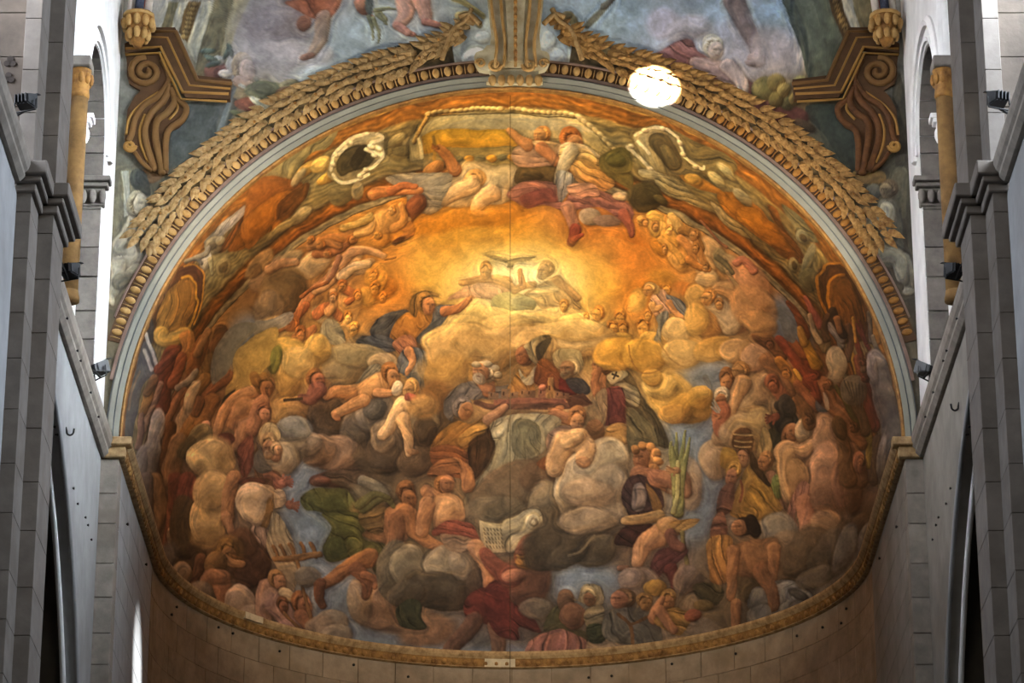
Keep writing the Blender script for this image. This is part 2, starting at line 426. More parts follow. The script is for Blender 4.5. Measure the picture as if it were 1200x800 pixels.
    li("770,-5 785,60 790,100", 42, 26, (190,134,116)); li("785,105 870,125", 20, 14, (176,104,90))
    st("935,-5 1000,30 1070,75", 13, (156,132,76)); st("935,-9 1005,22 1075,66", 4, (196,170,104))
    li("960,75 925,150 890,195 880,230", 18, 15, (158,130,78)); li("950,75 1000,72 1050,112", 18, 14, (176,148,92)); bl(950, 108, 22, 34, 15, (100,76,46))
    bl(1015, 265, 62, 46, -20, (198,198,200), .3); bl(1060, 170, 40, 30, 0, (192,192,190), .2); bl(1000, 285, 40, 24, -20, (160,160,166), .3)
    bl(50, 430, 110, 44, 0, (92,92,72), .2); bl(160, 400, 50, 26, -10, (128,116,84), .3); bl(150, 450, 60, 40, 0, (122,84,66), .2); bl(20, 490, 60, 18, 30, (160,158,140), .2)
    # ================= wall: right lunette =================
    fr(600, 0)
    bl(420, 120, 130, 90, 0, (170,184,196), .1, .5, .7)
    bl(700, 110, 82, 75, 0, (172,160,176), .16, .25, .9); bl(850, 135, 84, 68, 0, (180,168,178), .16, .3, .9); bl(770, 150, 50, 60, 0, (184,172,180), .12, .4, .8)
    bl(1060, 150, 120, 70, 0, (172,164,176), .12, .5, .8); bl(1160, 330, 100, 60, 0, (186,166,168), .12, .5, .8); bl(1000, 300, 100, 50, 0, (174,168,178), .12, .5, .6)
    pg("600,272 700,230 790,196 850,200 880,250 960,290 1060,330 1110,380 1200,440 1200,540 1100,470 960,420 850,360 730,310", (150,94,90), (126,70,66), ang=40, folds=5, fang=35)
    pg("850,280 1000,290 1060,340 1090,430 1040,420 960,370 870,340", (184,150,142), (160,120,112), ang=60)
    li("1020,310 1080,390 1085,440", 34, 20, (194,164,154)); hd(948, 228, 52, (186,160,146), (170,162,146), 40)
    li("1030,-5 1085,90 1140,190 1150,240", 54, 28, (132,108,104)); bl(1150, 282, 44, 38, -20, (156,124,114)); bl(1120, 300, 24, 14, 20, (160,128,118))
    st("450,10 400,60 352,112", 14, (118,108,88)); li("420,30 440,20 470,-5", 16, 12, (112,100,84))
    li("255,62 292,100 268,150", 20, 16, (172,146,94)); li("225,80 250,60 262,62", 20, 16, (150,124,76)); li("290,160 380,180 436,232", 19, 16, (176,152,100))
    bl(200, 265, 60, 44, 20, (196,198,202), .3); bl(160, 190, 36, 50, 0, (188,190,192), .2)
    bl(1185, 425, 66, 62, 0, (124,108,56), .3); bl(1180, 505, 70, 34, 0, (112,60,56), .2)
    # ================= wall: right corner =================
    fr(900, 0)
    bl(40, 240, 110, 130, 0, (188,168,168), .1, .4, .8); bl(30, 60, 110, 60, 0, (152,172,192), .1, .4, .7)
    pg("70,-10 300,-10 345,180 300,395 190,395 150,210", (92,96,84), (86,86,68), sharp=True, k=0)
    pg("130,-10 200,-10 260,180 270,395 215,395 195,200", (106,108,94), (96,94,74), sharp=True, k=0)
    pg("70,-10 115,-10 180,160 205,395 188,395 140,190", (74,80,74), (80,80,66), sharp=True, k=0)
    pg("285,-10 350,-10 392,165 345,200", (92,62,32), (84,54,28), sharp=True, k=0)
    for i in range(8):
        bl(325 + i * 6, 12 + i * 22, 17, 10, -20, (142,100,46), .4)
    pg("348,-10 400,-10 438,155 392,162", (186,176,166), (170,160,146), sharp=True, k=0)
    pg("398,-10 482,-10 520,110 505,150 436,158", (140,122,86), (124,104,68), sharp=True, k=0)
    pg("480,-10 545,-10 530,110 510,130", (176,128,108), (166,112,92), sharp=True, k=0)
    pg("185,500 320,490 330,600 400,650 405,800 370,800 330,720 270,640 200,560", (56,60,52), (50,50,42), k=0)
    pg("585,390 640,380 665,800 605,800", (72,64,52), (60,52,42), k=0)
    bl(90, 540, 110, 46, 10, (92,46,42), .2); bl(170, 590, 60, 26, 20, (70,52,36), .2)
    for x, y, r, c in ((30,395,46,(140,112,56)),(150,402,40,(120,108,60)),(90,480,42,(94,92,58)),(30,470,40,(108,90,46)),(130,470,34,(130,104,56)),(70,430,34,(150,120,62))):
        bl(x, y, r, r * .9, 0, c, .45)
    # painted putti in grisaille below the scrolls
    fr(0, 200)
    pg("530,0 620,0 610,110 560,220 520,300", (104,92,70), (92,82,64), k=0)
    pg("565,0 605,0 600,200 575,210", (140,134,120), (124,118,106), sharp=True, k=0)
    pg("640,0 790,0 740,60 690,60", (110,72,40), (92,60,34)); pg("620,0 680,0 720,120 660,110 610,60", (60,60,56), k=0)
    li("655,240 620,310 560,400", 66, 66, (126,112,94)); li("715,215 790,195 850,140", 30, 20, (136,122,102)); li("650,215 645,285 735,285", 36, 20, (132,118,100))
    hand(745, 275, 16, -20, (140,126,106)); li("575,345 625,400 555,440", 56, 40, (132,118,100)); li("550,440 545,540 520,610", 40, 24, (128,114,96))
    bl(530, 610, 30, 16, 60, (130,116,98)); hd(650, 158, 60, (138,122,102), (126,110,86), -10)
    bl(620, 480, 60, 34, -50, (96,84,66), .3); bl(560, 520, 40, 40, 0, (90,80,64), .3)
    fr(900, 200)
    pg("400,0 540,0 560,60 480,70 430,50", (132,96,48), (110,76,38)); pg("590,0 660,0 650,200 610,210", (92,84,66), (80,72,56), k=0)
    bl(500, 110, 40, 40, 0, (84,82,76), .2); li("575,190 580,300 580,400", 52, 60, (88,82,72)); li("572,190 560,240 455,250", 36, 20, (136,126,110))
    hand(425, 215, 16, -120, (140,130,114)); li("560,400 620,420 640,500", 50, 34, (112,102,86)); li("640,420 670,480 660,560", 36, 24, (104,96,82))
    hd(572, 96, 44, (118,96,72), (78,60,44), 170); bl(640, 470, 30, 80, -8, (100,92,80), .3); bl(660, 575, 30, 18, 0, (112,102,90))

    # ================= barrel: left flank =================
    fr(130, 240, .2)
    pg("700,250 760,130 830,60 930,-20 1010,-20 1010,100 900,190 800,250 730,265", (176,102,28), (140,74,22), ang=120, folds=3, fang=-40)
    pg("640,270 700,250 760,130 830,50 800,40 720,140 660,220", (120,66,26), (104,58,24), folds=2, fang=-60)
    pg("545,215 600,150 700,60 800,-20 860,-20 780,60 690,150 600,230", (170,166,160), (130,120,104), ang=120, folds=3, fang=-42)
    bl(610, 230, 62, 50, -30, (138,126,98), .35); bl(600, 235, 36, 26, -30, (110,98,74), .3); bl(650, 205, 30, 28, 0, (158,146,112), .4)
    bl(560, 330, 34, 60, 20, (166,158,140), .4); li("590,320 600,400", 16, 12, (150,136,96)); bl(670, 350, 40, 60, 30, (148,124,78), .35); bl(672, 350, 22, 38, 30, (112,88,52), .3)
    li("500,320 560,290 580,250", 20, 14, (130,124,112)); li("440,340 500,320 530,350", 14, 12, (110,106,98))
    # shell
    pg("350,380 420,370 500,365 545,400 548,480 520,600 460,700 400,800 270,800 262,700 290,580 330,470", (104,58,36), (120,70,36), ang=110)
    pg("330,500 420,440 470,450 490,540 470,640 410,760 330,800 280,790 275,690 300,580", (172,120,54), (140,88,40), ang=20, folds=6, fang=112, k=.16)
    st("415,438 455,432 475,455 492,480 490,540 500,570 470,660 430,740", 7, (206,140,46)); st("430,372 480,360 525,385 545,410 540,500 520,600 470,700", 5, (190,124,40))
    pg("350,385 390,395 300,560 250,680 210,790 150,800 200,690 270,520", (120,82,60), (96,66,50), ang=100, folds=3, fang=115)
    pg("250,650 262,700 262,790 240,800 220,760", (74,74,76), (64,64,66)); li("215,690 180,790", 22, 14, (176,130,70))
    li("300,740 330,790 420,760", 40, 44, (206,156,74), .3)
    fr(0, 200)
    # ================= barrel: left upper =================
    fr(300, 100)
    pg("20,360 200,180 340,150 400,190 340,300 250,330 180,420 100,500 30,540", (150,134,90), (124,108,66), ang=50, folds=3, fang=-40)
    pg("-40,470 60,420 190,460 210,500 170,590 60,680 -40,760", (140,78,34), (176,100,34), ang=140)
    pg("-60,650 20,560 120,500 180,520 140,600 40,690 -40,740", (182,106,36), (150,82,26), ang=60, k=.15)
    pg("100,560 180,490 240,470 210,560 120,640", (110,66,30), (96,56,26))
    bl(220, 410, 60, 26, -40, (196,150,70), .3); bl(330, 440, 60, 24, -30, (200,144,60), .3); bl(300, 380, 60, 34, -30, (206,164,84), .3); bl(190, 440, 50, 20, -50, (168,150,110), .3)
    pg("330,420 360,330 420,270 500,230 560,225 600,280 590,350 520,420 440,450 380,450", (196,178,130), (150,126,80), ang=80)
    pg("380,380 420,310 490,280 540,290 560,340 520,390 460,400 400,420", (92,80,50), (74,62,38), k=.2)
    pg("450,360 490,290 530,290 510,350 470,400", (60,50,32), (52,44,28))
    for s in ("350,400 370,330 430,270 520,230", "520,300 560,320 590,330 580,300 560,290", "490,420 520,400 560,380 590,340", "560,230 585,250 540,270", "360,420 400,450 480,440 530,420", "390,330 430,290"):
        st(s, 8, (226,206,158))
    for x, y, r in ((540,290,16),(575,300,14),(555,330,14),(520,400,14),(490,425,14),(380,330,14),(365,375,16),(455,275,12)):
        bl(x, y, r, r * .7, 30, (222,200,150), .4)
    pg("600,260 700,210 790,190 760,250 740,330 660,350 600,320", (126,108,66), (110,90,52), folds=4, fang=-50)
    bl(660, 260, 50, 30, -30, (150,130,82), .35); bl(720, 270, 40, 24, -20, (140,120,78), .35); bl(690, 310, 50, 24, -10, (108,92,56), .3)
    bl(400, 510, 70, 44, -20, (110,94,58), .3); bl(480, 490, 30, 44, 0, (140,120,80), .3); bl(200, 620, 60, 26, -40, (150,132,90), .3); bl(120, 680, 80, 22, -40, (130,112,70), .3)
    # crown of the barrel: open sky panel, beads, frieze
    fr(480, 110, .225)
    pg("30,250 120,150 250,110 420,95 620,95 800,105 880,130 960,200 1010,260 990,300 900,260 780,230 600,230 300,230 150,260", (186,172,124), (178,150,90), k=0)
    pg("120,210 260,150 420,125 620,118 800,128 900,165 960,210 820,190 600,180 300,190", (168,158,122), (176,160,118), k=0)
    pg("50,240 160,195 350,188 560,188 580,260 560,285 380,290 200,290 70,310", (204,150,42), (188,124,36), k=.1, folds=2, fang=2)
    pg("180,290 380,288 560,275 560,310 380,325 200,330", (122,104,58), (140,118,70), k=0)
    pg("245,325 540,310 545,375 250,385", (150,126,72), (110,90,46), k=0)
    for i in range(6):
        x = 265 + i * 54
        bl(x, 345 - i * 2, 26, 16, 0, (106,98,64) if i % 2 == 0 else (198,130,40), .3)
    pg("240,380 560,372 560,400 300,420 250,440", (124,104,60), (112,88,46), k=0)
    pg("0,240 60,215 70,330 120,350 100,380 0,350", (168,150,104), (130,108,66), folds=2)
    for i in range(26):                                     # gilt bead row
        q = i / 25; x = 110 + q * 780; y = 118 - 46 * math.sin(q * math.pi) ** .8
        if 12.4 < i < 13.6: continue
        bl(x, y, 19, 12, (0.5 - q) * -50, (206,174,104), .5)
    for i in range(9):
        bl(105 - i * 10, 135 + i * 14, 20, 10, -50, (196,150,78), .5); bl(900 + i * 26, 130 + i * 24, 30, 14, 45, (190,166,110), .5)
    st("105,130 420,100 620,98 880,128", 3, (96,74,32)); st("130,235 125,345", 10, (150,110,44)); st("50,240 60,330", 9, (190,170,120))
    # clouds and angels over the crown
    pg("0,420 100,425 250,420 240,520 180,590 110,625 20,600 0,560", (150,138,112), (120,106,82), folds=5, fang=10)
    bl(320, 420, 120, 60, -10, (196,164,112), .2, .3); bl(470, 440, 130, 62, -8, (182,158,112), .2, .3); bl(260, 540, 110, 50, 0, (198,160,104), .22); bl(430, 520, 90, 46, 0, (190,160,112), .22)
    pg("560,380 640,370 780,380 770,470 620,450 540,460", (104,82,42), (88,66,36)); bl(640, 420, 50, 26, 0, (70,56,30), .2)
    hd(340, 450, 52, (196,146,88), (192,136,70), 150, tilt=50); li("330,480 250,510 190,550", 44, 34, (202,158,104)); li("420,510 380,540 345,600", 46, 24, (204,158,104)); bl(360, 618, 42, 16, -5, (190,140,88))
    li("250,400 200,330 150,290", 34, 22, (172,104,56)); hand(140, 285, 20, 200, (150,84,40)); bl(130, 390, 60, 34, -20, (180,116,56), .3)
    pg("545,290 600,250 690,260 770,290 770,360 680,375 560,370 530,330", (172,140,108), (158,112,82), folds=4, fang=10)
    li("620,260 570,230 530,190", 34, 18, (190,124,70)); hd(690, 205, 50, (190,130,72), (196,126,56), 200)
    pg("640,240 720,240 800,270 790,350 740,330 690,280", (196,166,112), (170,112,70), folds=3)
    li("690,270 740,320 760,350", 30, 26, (176,110,66))
    hd(850, 250, 62, (196,130,76), (186,100,42), 45); li("820,300 900,310 980,340", 46, 26, (202,176,128))
    pg("790,280 880,290 1000,340 1010,400 900,390 830,400 780,340", (198,164,104), (190,134,66), folds=4, fang=20)
    pg("830,360 930,350 1030,420 1080,480 1000,520 900,470 850,420", (200,146,74), (180,116,60), folds=4, fang=30)
    li("835,310 800,380 775,490", 42, 28, (176,160,122)); pg("770,400 850,420 865,460 820,540 780,580 760,510", (150,148,134), (128,122,110), folds=3, fang=100)
    pg("490,510 560,460 650,450 760,470 780,560 820,560 870,480 980,500 1100,560 1156,600 1156,660 1100,680 1000,600 900,600 800,610 700,580 610,600 540,560", (156,98,78), (140,84,74), folds=6, fang=15)
    pg("560,540 640,500 740,495 770,560 700,570 610,600", (132,70,60), (120,62,52)); pg("830,480 960,470 1000,540 880,545", (186,134,98), (170,112,86), folds=3)
    li("830,600 850,660 860,700", 40, 26, (158,108,82)); li("860,700 850,740 835,765", 30, 24, (140,60,46)); li("850,750 890,730", 16, 12, (146,62,46))
    bl(940, 640, 56, 44, 10, (156,138,108), .25); bl(1020, 670, 70, 30, 10, (134,108,88), .2); bl(1110, 545, 46, 24, 0, (196,168,124), .25)
    pg("1010,330 1080,330 1156,420 1156,500 1090,470 1020,420", (96,84,40), (110,90,44)); bl(1100, 370, 60, 34, 40, (110,100,50), .3)
    li("1110,640 1140,700 1150,740", 30, 20, (150,78,60))
    fr(300, 200)
    pg("610,40 700,15 830,10 930,20 900,110 860,180 800,200 780,110 700,90", (146,136,112), (118,104,82), folds=6, fang=8)
    li("560,110 660,95 780,95", 30, 16, (196,118,62)); li("640,100 700,70 760,75", 20, 12, (186,100,52))
    li("775,150 715,205 700,250", 40, 28, (120,66,40)); li("700,250 720,285 640,335", 30, 14, (150,92,52)); bl(660, 322, 36, 14, -25, (92,50,28)); bl(705, 225, 20, 12, 0, (190,150,104))
    # ================= barrel: right upper =================
    fr(600, 100)
    pg("560,220 700,200 860,260 1000,330 1060,400 960,440 800,420 700,360 600,300", (136,116,70), (120,98,54), ang=40, folds=4, fang=35)
    pg("570,240 640,215 700,225 760,250 800,300 830,370 880,395 850,420 760,440 680,420 620,360", (186,166,118), (140,116,68), ang=60)
    pg("650,240 720,240 770,290 800,350 790,390 740,400 690,350 640,290", (98,82,50), (84,68,40)); pg("690,300 740,290 790,370 740,390", (128,108,66), (104,84,48))
    for s in ("580,240 640,212 720,215", "780,250 800,300 810,330 890,390 900,380", "540,290 600,350 640,400 680,430", "590,270 640,330", "720,215 780,250"):
        st(s, 7, (220,202,156))
    for x, y in ((620,220),(700,215),(790,270),(805,320),(860,380),(640,400),(560,290)):
        bl(x, y, 16, 11, 30, (216,194,146), .4)
    pg("420,330 520,290 560,340 560,400 480,420 420,400", (96,86,40), (110,92,46)); bl(490, 350, 50, 34, 20, (92,84,40), .3)
    pg("600,400 700,420 780,440 760,470 660,450 600,430", (198,180,134), (150,128,80), folds=3, fang=10); pg("660,440 780,450 880,540 1000,580 980,600 860,570 700,500", (150,132,90), (126,106,64), folds=4, fang=25)
    pg("960,500 1060,500 1180,590 1260,700 1330,770 1300,790 1200,740 1100,660 1000,580", (190,112,34), (168,92,28), ang=50, k=.15, folds=2, fang=40)
    pg("930,540 1000,580 1100,670 1220,760 1180,740 1080,700 980,620", (150,132,92), (116,94,54), folds=2, fang=40); pg("780,420 900,440 1000,500 960,500 860,480", (184,118,42), (170,100,34))
    bl(850, 440, 44, 26, 20, (206,150,64), .4); bl(960, 440, 50, 22, 40, (176,160,110), .3); bl(1080, 520, 60, 22, 42, (150,140,106), .3); bl(1010, 410, 60, 16, 40, (170,152,100), .3)
    bl(620, 530, 80, 74, 0, (72,60,34), .3, .2); bl(690, 540, 40, 20, 30, (100,84,46), .3)
    # ================= barrel: right flank =================
    fr(870, 240, .2)
    pg("-20,20 60,10 150,80 220,130 300,250 250,240 160,220 60,130 -20,80", (196,116,34), (160,88,26), ang=50, k=.15, folds=2, fang=40)
    pg("140,0 200,30 260,150 370,300 330,300 270,230 200,110", (130,76,30), (110,62,26), folds=2, fang=55)
    pg("180,230 240,260 330,290 370,340 300,330 220,290", (120,66,26), (100,56,24)); pg("220,0 300,40 400,150 440,230 360,200 290,110", (118,108,72), (104,94,62), folds=2, fang=50)
    bl(355, 195, 46, 34, 40, (134,126,92), .35); bl(360, 200, 24, 17, 40, (104,84,52), .3); bl(395, 330, 30, 100, 12, (124,116,86), .35); bl(310, 350, 30, 50, -30, (128,116,80), .35); bl(312, 352, 15, 28, -30, (96,76,44), .3)
    bl(400, 440, 60, 70, 0, (110,100,66), .25)
    pg("440,420 480,355 560,350 640,420 700,540 730,680 700,790 560,800 500,680 450,560", (84,50,26), (96,58,26), ang=100)
    pg("500,480 530,425 590,430 650,520 690,620 700,740 600,780 540,720 500,590", (132,80,34), (108,62,28), ang=40, folds=6, fang=70, k=.18)
    st("580,425 535,422 500,455 492,520 495,560 510,610", 7, (178,110,30)); st("560,352 490,352 470,390 445,420 440,480 460,560 490,630", 7, (168,102,30)); st("560,360 640,430 690,560 720,680", 5, (150,90,30))
    pg("600,360 680,440 760,600 820,790 740,790 720,660 660,500", (84,52,36), (92,60,36), folds=3, fang=65)
    li("760,600 800,790", 16, 20, (140,92,40)); li("735,640 760,790", 12, 14, (84,80,74))

    # ================= heaven: glow, Trinity =================
    fr(300, 200)
    L0 = dome[..., None]
    for cx, cy, rx, ry, c, a in ((604,330,122,70,(210,160,66),.6),(604,334,98,56,(236,196,104),.9),(606,336,74,44,(255,224,146),.95),(606,332,50,32,(255,240,180),.95)):
        q = np.sqrt(((WX / SC - cx) / rx) ** 2 + ((WY / SC - cy) / ry) ** 2)
        al = (1 - sstep(.62, 1.05, q))[..., None] * a * L0
        CAN[:] = CAN * (1 - al) + np.array(c) * (1 + N12 * .08 + N6 * .06)[..., None] * al
    bl(960, 230, 260, 50, -8, (200,122,34), .1, .5, .7); bl(1000, 300, 240, 34, -10, (202,150,58), .1, .5, .6)
    # crowd of angels under the rib, left
    for x, y, rx, ry, r, c in ((60,480,110,50,-40,(166,124,86)),(20,430,90,36,-45,(150,112,70)),(260,440,100,56,-35,(176,146,104)),(150,420,80,34,-35,(160,136,98)),(130,560,110,130,20,(112,86,54)),(60,640,70,90,10,(140,110,78)),
                               (420,420,80,40,-30,(190,146,96)),(480,260,90,30,-35,(184,128,62)),(600,230,110,50,-25,(198,140,74)),(380,330,90,34,-38,(182,116,62)),(560,330,70,40,-30,(186,120,50)),(500,450,60,30,-30,(180,140,96)),
                               (560,500,60,60,0,(196,132,54)),(520,600,50,50,0,(194,134,58)),(600,560,60,50,-20,(182,106,36)),(440,640,60,90,10,(196,140,76)),(330,690,80,40,20,(168,140,96)),(100,740,100,70,0,(184,144,88)),(420,760,60,60,0,(196,140,72))):
        bl(x, y, rx, ry, r, c, .22, .22, .92)
    for s, w0, w1, c in (("590,405 520,370 440,380 380,440", 16, 28, (198,144,98)),("650,415 600,425", 5, 6, (130,80,36)),("200,660 270,570 350,500", 18, 30, (186,118,72)),("360,470 340,520 280,570", 26, 20, (172,130,90)),
                         ("300,340 370,310 450,320", 26, 22, (176,110,54)),("280,390 350,380 420,340", 20, 16, (160,96,56)),("380,400 360,470 330,520", 14, 10, (150,100,76)),("520,440 450,450 400,490", 20, 28, (186,156,116)),
                         ("470,290 520,270 540,230", 20, 16, (196,146,84)),("400,260 470,240 530,210", 18, 20, (176,140,74)),("250,360 330,340 380,350", 18, 16, (166,110,64)),("280,680 340,650 400,690", 26, 20, (178,98,54)),
                         ("110,740 170,700 230,640", 24, 18, (178,96,52)),("190,780 260,750 270,740", 24, 14, (176,100,56)),("360,570 370,640 340,670", 18, 22, (192,136,82)),("420,560 460,590 440,620", 22, 18, (176,98,54)),
                         ("640,260 690,230 690,160", 22, 16, (190,128,64)),("210,600 260,560 330,520", 10, 8, (150,86,48)),("60,460 120,430 190,420", 22, 18, (174,124,84)),("560,470 590,510 580,560", 26, 20, (198,130,52))):
        li(s, w0, w1, c, .3)
    for x, y, r, sk, ha, d in ((440,320,24,(186,116,58),(150,84,36),-30),(300,350,24,(184,120,64),(164,96,40),200),(365,600,24,(196,146,96),(160,96,46),100),(160,720,36,(178,98,54),(166,88,38),180),(205,765,30,(182,106,58),(172,92,40),90),
                               (545,500,26,(200,136,60),(182,110,40),120),(560,560,26,(198,130,54),(180,108,38),90),(480,590,24,(194,126,60),(170,100,40),60),(400,540,26,(184,120,60),(166,92,40),90),(440,690,24,(206,152,80),(180,112,44),80),
                               (470,740,26,(204,146,70),(184,116,46),110),(560,290,22,(198,136,62),(170,108,44),200),(640,180,22,(204,150,84),(184,116,50),150),(250,330,20,(176,116,60),(160,92,40),180),(330,390,20,(180,120,66),(160,90,40),200),(600,600,22,(190,116,46),(176,100,34),90)):
        hd(x, y, r, sk, ha, d)
    pg("330,700 400,720 430,800 340,800 300,760", (150,140,110), (130,116,90), folds=3, fang=80); pg("0,700 60,690 150,660 170,690 120,740 40,770 0,790", (150,140,124), (132,124,110), k=0)
    # dove
    pg("1072,388 1110,385 1165,395 1185,405 1230,400 1300,390 1308,396 1250,418 1215,425 1205,450 1180,445 1178,425 1120,408", (126,104,62), (110,90,52), folds=3, fang=0)
    # Father and Son
    pg("890,612 940,560 990,510 1060,490 1130,490 1190,520 1215,550 1180,600 1100,610 1000,600", (190,138,96), (176,120,84), folds=5, fang=60)
    li("1180,510 1080,500 960,515 955,520", 22, 16, (186,124,62)); pg("1000,530 1060,520 1130,540 1150,590 1050,600 990,590", (196,146,116), (180,128,98), folds=4, fang=80)
    hd(1075, 462, 38, (192,130,62), (176,112,44), 100); li("1130,500 1200,540", 22, 18, (196,136,70))
    bl(1190, 625, 100, 62, -5, (142,136,80), .28, .1); bl(1240, 590, 30, 14, 0, (170,150,90), .2)
    fr(600, 200)
    pg("60,570 110,530 190,490 240,520 290,580 320,650 260,665 180,660 100,600", (184,146,90), (158,118,66), folds=5, fang=60)
    pg("80,570 130,530 190,530 220,560 150,570 100,590", (206,176,116), (180,146,90), folds=2); li("200,500 250,550 300,600", 20, 16, (172,120,66))
    hd(152, 450, 38, (160,116,68), (132,98,56), 170, beard=(150,122,80)); li("10,555 50,530 100,520", 18, 16, (186,130,66)); li("48,530 45,490 40,455", 18, 10, (184,118,60)); bl(55, 620, 66, 40, 5, (126,124,84), .3)
    # cloud throne
    fr(300, 200)
    for x, y, rx, ry, r, c in ((980,690,150,50,-5,(196,160,88)),(1100,680,150,40,5,(200,166,94)),(880,740,160,60,0,(186,148,82)),(1050,760,210,60,0,(178,142,84)),(1300,690,160,44,0,(198,164,96)),(1440,690,120,50,10,(196,160,92)),(1330,770,180,60,0,(176,142,84)),(1520,760,150,70,0,(184,148,82)),(1500,700,90,30,0,(206,168,92)),(950,730,120,46,-8,(198,162,92)),(1180,720,130,50,0,(190,152,88)),(1250,780,120,44,0,(196,160,94)),(1040,810,120,40,0,(184,146,86)),(1420,760,110,50,8,(194,156,88))):
        bl(x, y, rx, ry, r, c, .34, .16, .94)
    # ring of cherub heads
    fr(600, 200)
    for x, y, r, d in ((240,635,24,100),(405,672,34,150),(510,685,34,90),(470,735,30,60),(520,742,32,100),(612,735,38,90),(630,685,22,80),(720,560,28,100),(560,640,20,120),(345,690,16,90)):
        hd(x, y, r, (196,136,62), (172,108,42), d)
    bl(590, 610, 40, 60, 10, (196,146,70), .2, .3); bl(650, 790, 60, 40, 0, (200,148,64), .25); bl(500, 790, 60, 30, 0, (204,152,66), .25); bl(700, 500, 70, 40, 20, (196,136,52), .2, .4, .7); bl(800, 560, 50, 34, 30, (190,104,40), .15, .4, .7)
    # saint in pink and blue, right of the glow
    pg("650,590 700,560 740,610 770,660 720,690 670,690 640,650", (196,150,118), (178,126,92), folds=3, fang=60)
    pg("715,590 760,600 815,635 825,700 780,690 740,650", (96,102,106), (84,86,88), folds=3, fang=50); pg("670,690 720,670 730,700 700,740 700,800 670,790 680,730", (124,120,104), (110,104,90), folds=3, fang=90)
    pg("620,530 650,520 690,560 670,590 630,570", (170,140,90), (150,116,70)); hd(638, 560, 30, (194,134,74), (168,128,74), 150); li("730,630 760,670 800,695", 18, 12, (190,124,70))
    li("650,640 660,660 690,650", 16, 12, (196,140,80)); bl(770, 750, 70, 56, 0, (196,156,96), .25)
    # angels upper right under the rib
    for x, y, rx, ry, r, c in ((610,240,30,24,30,(206,152,70)),(670,230,46,30,30,(212,158,72)),(760,260,34,44,-30,(206,160,90)),(690,290,40,46,-20,(204,150,74)),(740,330,40,50,-35,(196,138,62)),(690,360,50,30,40,(198,126,46)),(770,420,60,34,50,(196,142,74)),
                               (840,340,50,70,-30,(176,126,76)),(860,400,40,70,-25,(196,140,84)),(930,390,60,80,-25,(182,144,98)),(900,460,50,60,-30,(192,146,92)),(990,430,40,70,-30,(120,106,74)),(1040,470,40,80,-25,(140,118,80)),(1105,540,90,140,-18,(186,128,86)),(1090,640,90,80,-10,(180,120,80)),
                               (910,510,60,40,0,(198,164,116)),(860,600,50,60,0,(198,152,82)),(990,580,60,60,-20,(190,146,96)),(1040,700,90,80,-20,(172,112,70)),(930,720,60,90,-10,(176,116,58)),(1030,690,70,70,-20,(160,126,90)),(1160,740,50,70,0,(176,126,78)),(870,700,60,70,0,(196,146,72))):
        bl(x, y, rx, ry, r, c, .24, .2, .92)
    for s, w0, w1, c in (("600,230 650,260 680,300", 14, 18, (212,160,80)),("740,220 770,260 790,300", 18, 14, (214,164,88)),("800,290 850,310 880,370", 24, 20, (140,96,48)),("790,330 830,380 850,440", 20, 16, (196,126,66)),("860,340 880,400 910,460", 14, 18, (198,128,64)),
                         ("960,410 1000,440 1030,480", 14, 12, (92,84,60)),("1050,440 1080,420 1130,460", 16, 20, (176,104,76)),("820,420 860,450 920,470", 18, 14, (190,118,54)),("940,620 990,660 1030,740", 40, 44, (166,140,108)),("960,560 1040,600 1100,690", 18, 24, (176,126,78)),("1100,700 1150,690 1200,720", 26, 20, (168,104,62)),
                         ("700,330 760,380 790,430", 16, 12, (204,146,70)),("1010,480 1060,560 1120,640", 8, 12, (150,120,80)),("880,240 960,320 1010,360", 6, 8, (150,90,60))):
        li(s, w0, w1, c, .3)
    for x, y, r, d in ((625,250,20,60),(675,270,22,60),(850,310,26,150),(855,370,22,120),(905,460,20,120),(920,600,36,150),(970,630,24,90),(740,290,20,90),(715,370,18,80),(1150,750,26,120),(1080,690,24,60)):
        hd(x, y, r, (198,136,74), (150,100,50), d)

    # ================= Virgin in blue =================
    fr(300, 200)
    bl(640, 850, 190, 60, -10, (150,116,66), .2, .3); bl(520, 850, 120, 90, 0, (124,98,64), .25, .2); bl(700, 790, 120, 50, 0, (140,104,58), .2, .3)
    pg("480,790 510,765 545,770 540,740 590,690 690,660 720,680 680,740 640,800 560,820 500,815", (78,80,80), (58,58,58), folds=4, fang=-30)
    pg("640,740 680,690 740,665 800,680 830,650 850,690 800,760 770,800 720,800 650,800 625,780", (184,118,46), (150,88,34), folds=5, fang=60)
    pg("830,650 905,638 920,650 880,710 810,790 770,800 760,770 820,710", (92,98,102), (66,68,70), folds=3, fang=-50)
    li("880,668 940,655 985,612", 24, 14, (172,100,58)); hand(985, 612, 16, -40, (176,104,58))
    pg("715,640 730,595 780,570 840,578 850,600 800,600 760,640 750,690 720,680", (118,88,48), (96,68,36), folds=2, fang=100); hd(795, 632, 46, (170,108,68), (122,88,48), 30)
    fr(300, 400)
    pg("480,0 560,-40 650,-20 660,30 560,40", (72,74,78), (56,58,62), folds=3, fang=20)
    pg("640,-10 720,-40 760,0 750,70 740,100 700,80 660,40", (158,96,66), (140,80,54), folds=4, fang=60); pg("690,30 760,20 810,50 812,110 800,180 815,260 805,310 780,300 770,230 730,190 690,150 650,110", (88,94,98), (60,66,70), folds=4, fang=80)
    li("720,40 740,90 720,140", 26, 12, (176,110,64)); bl(715, 140, 12, 24, 10, (180,114,66))
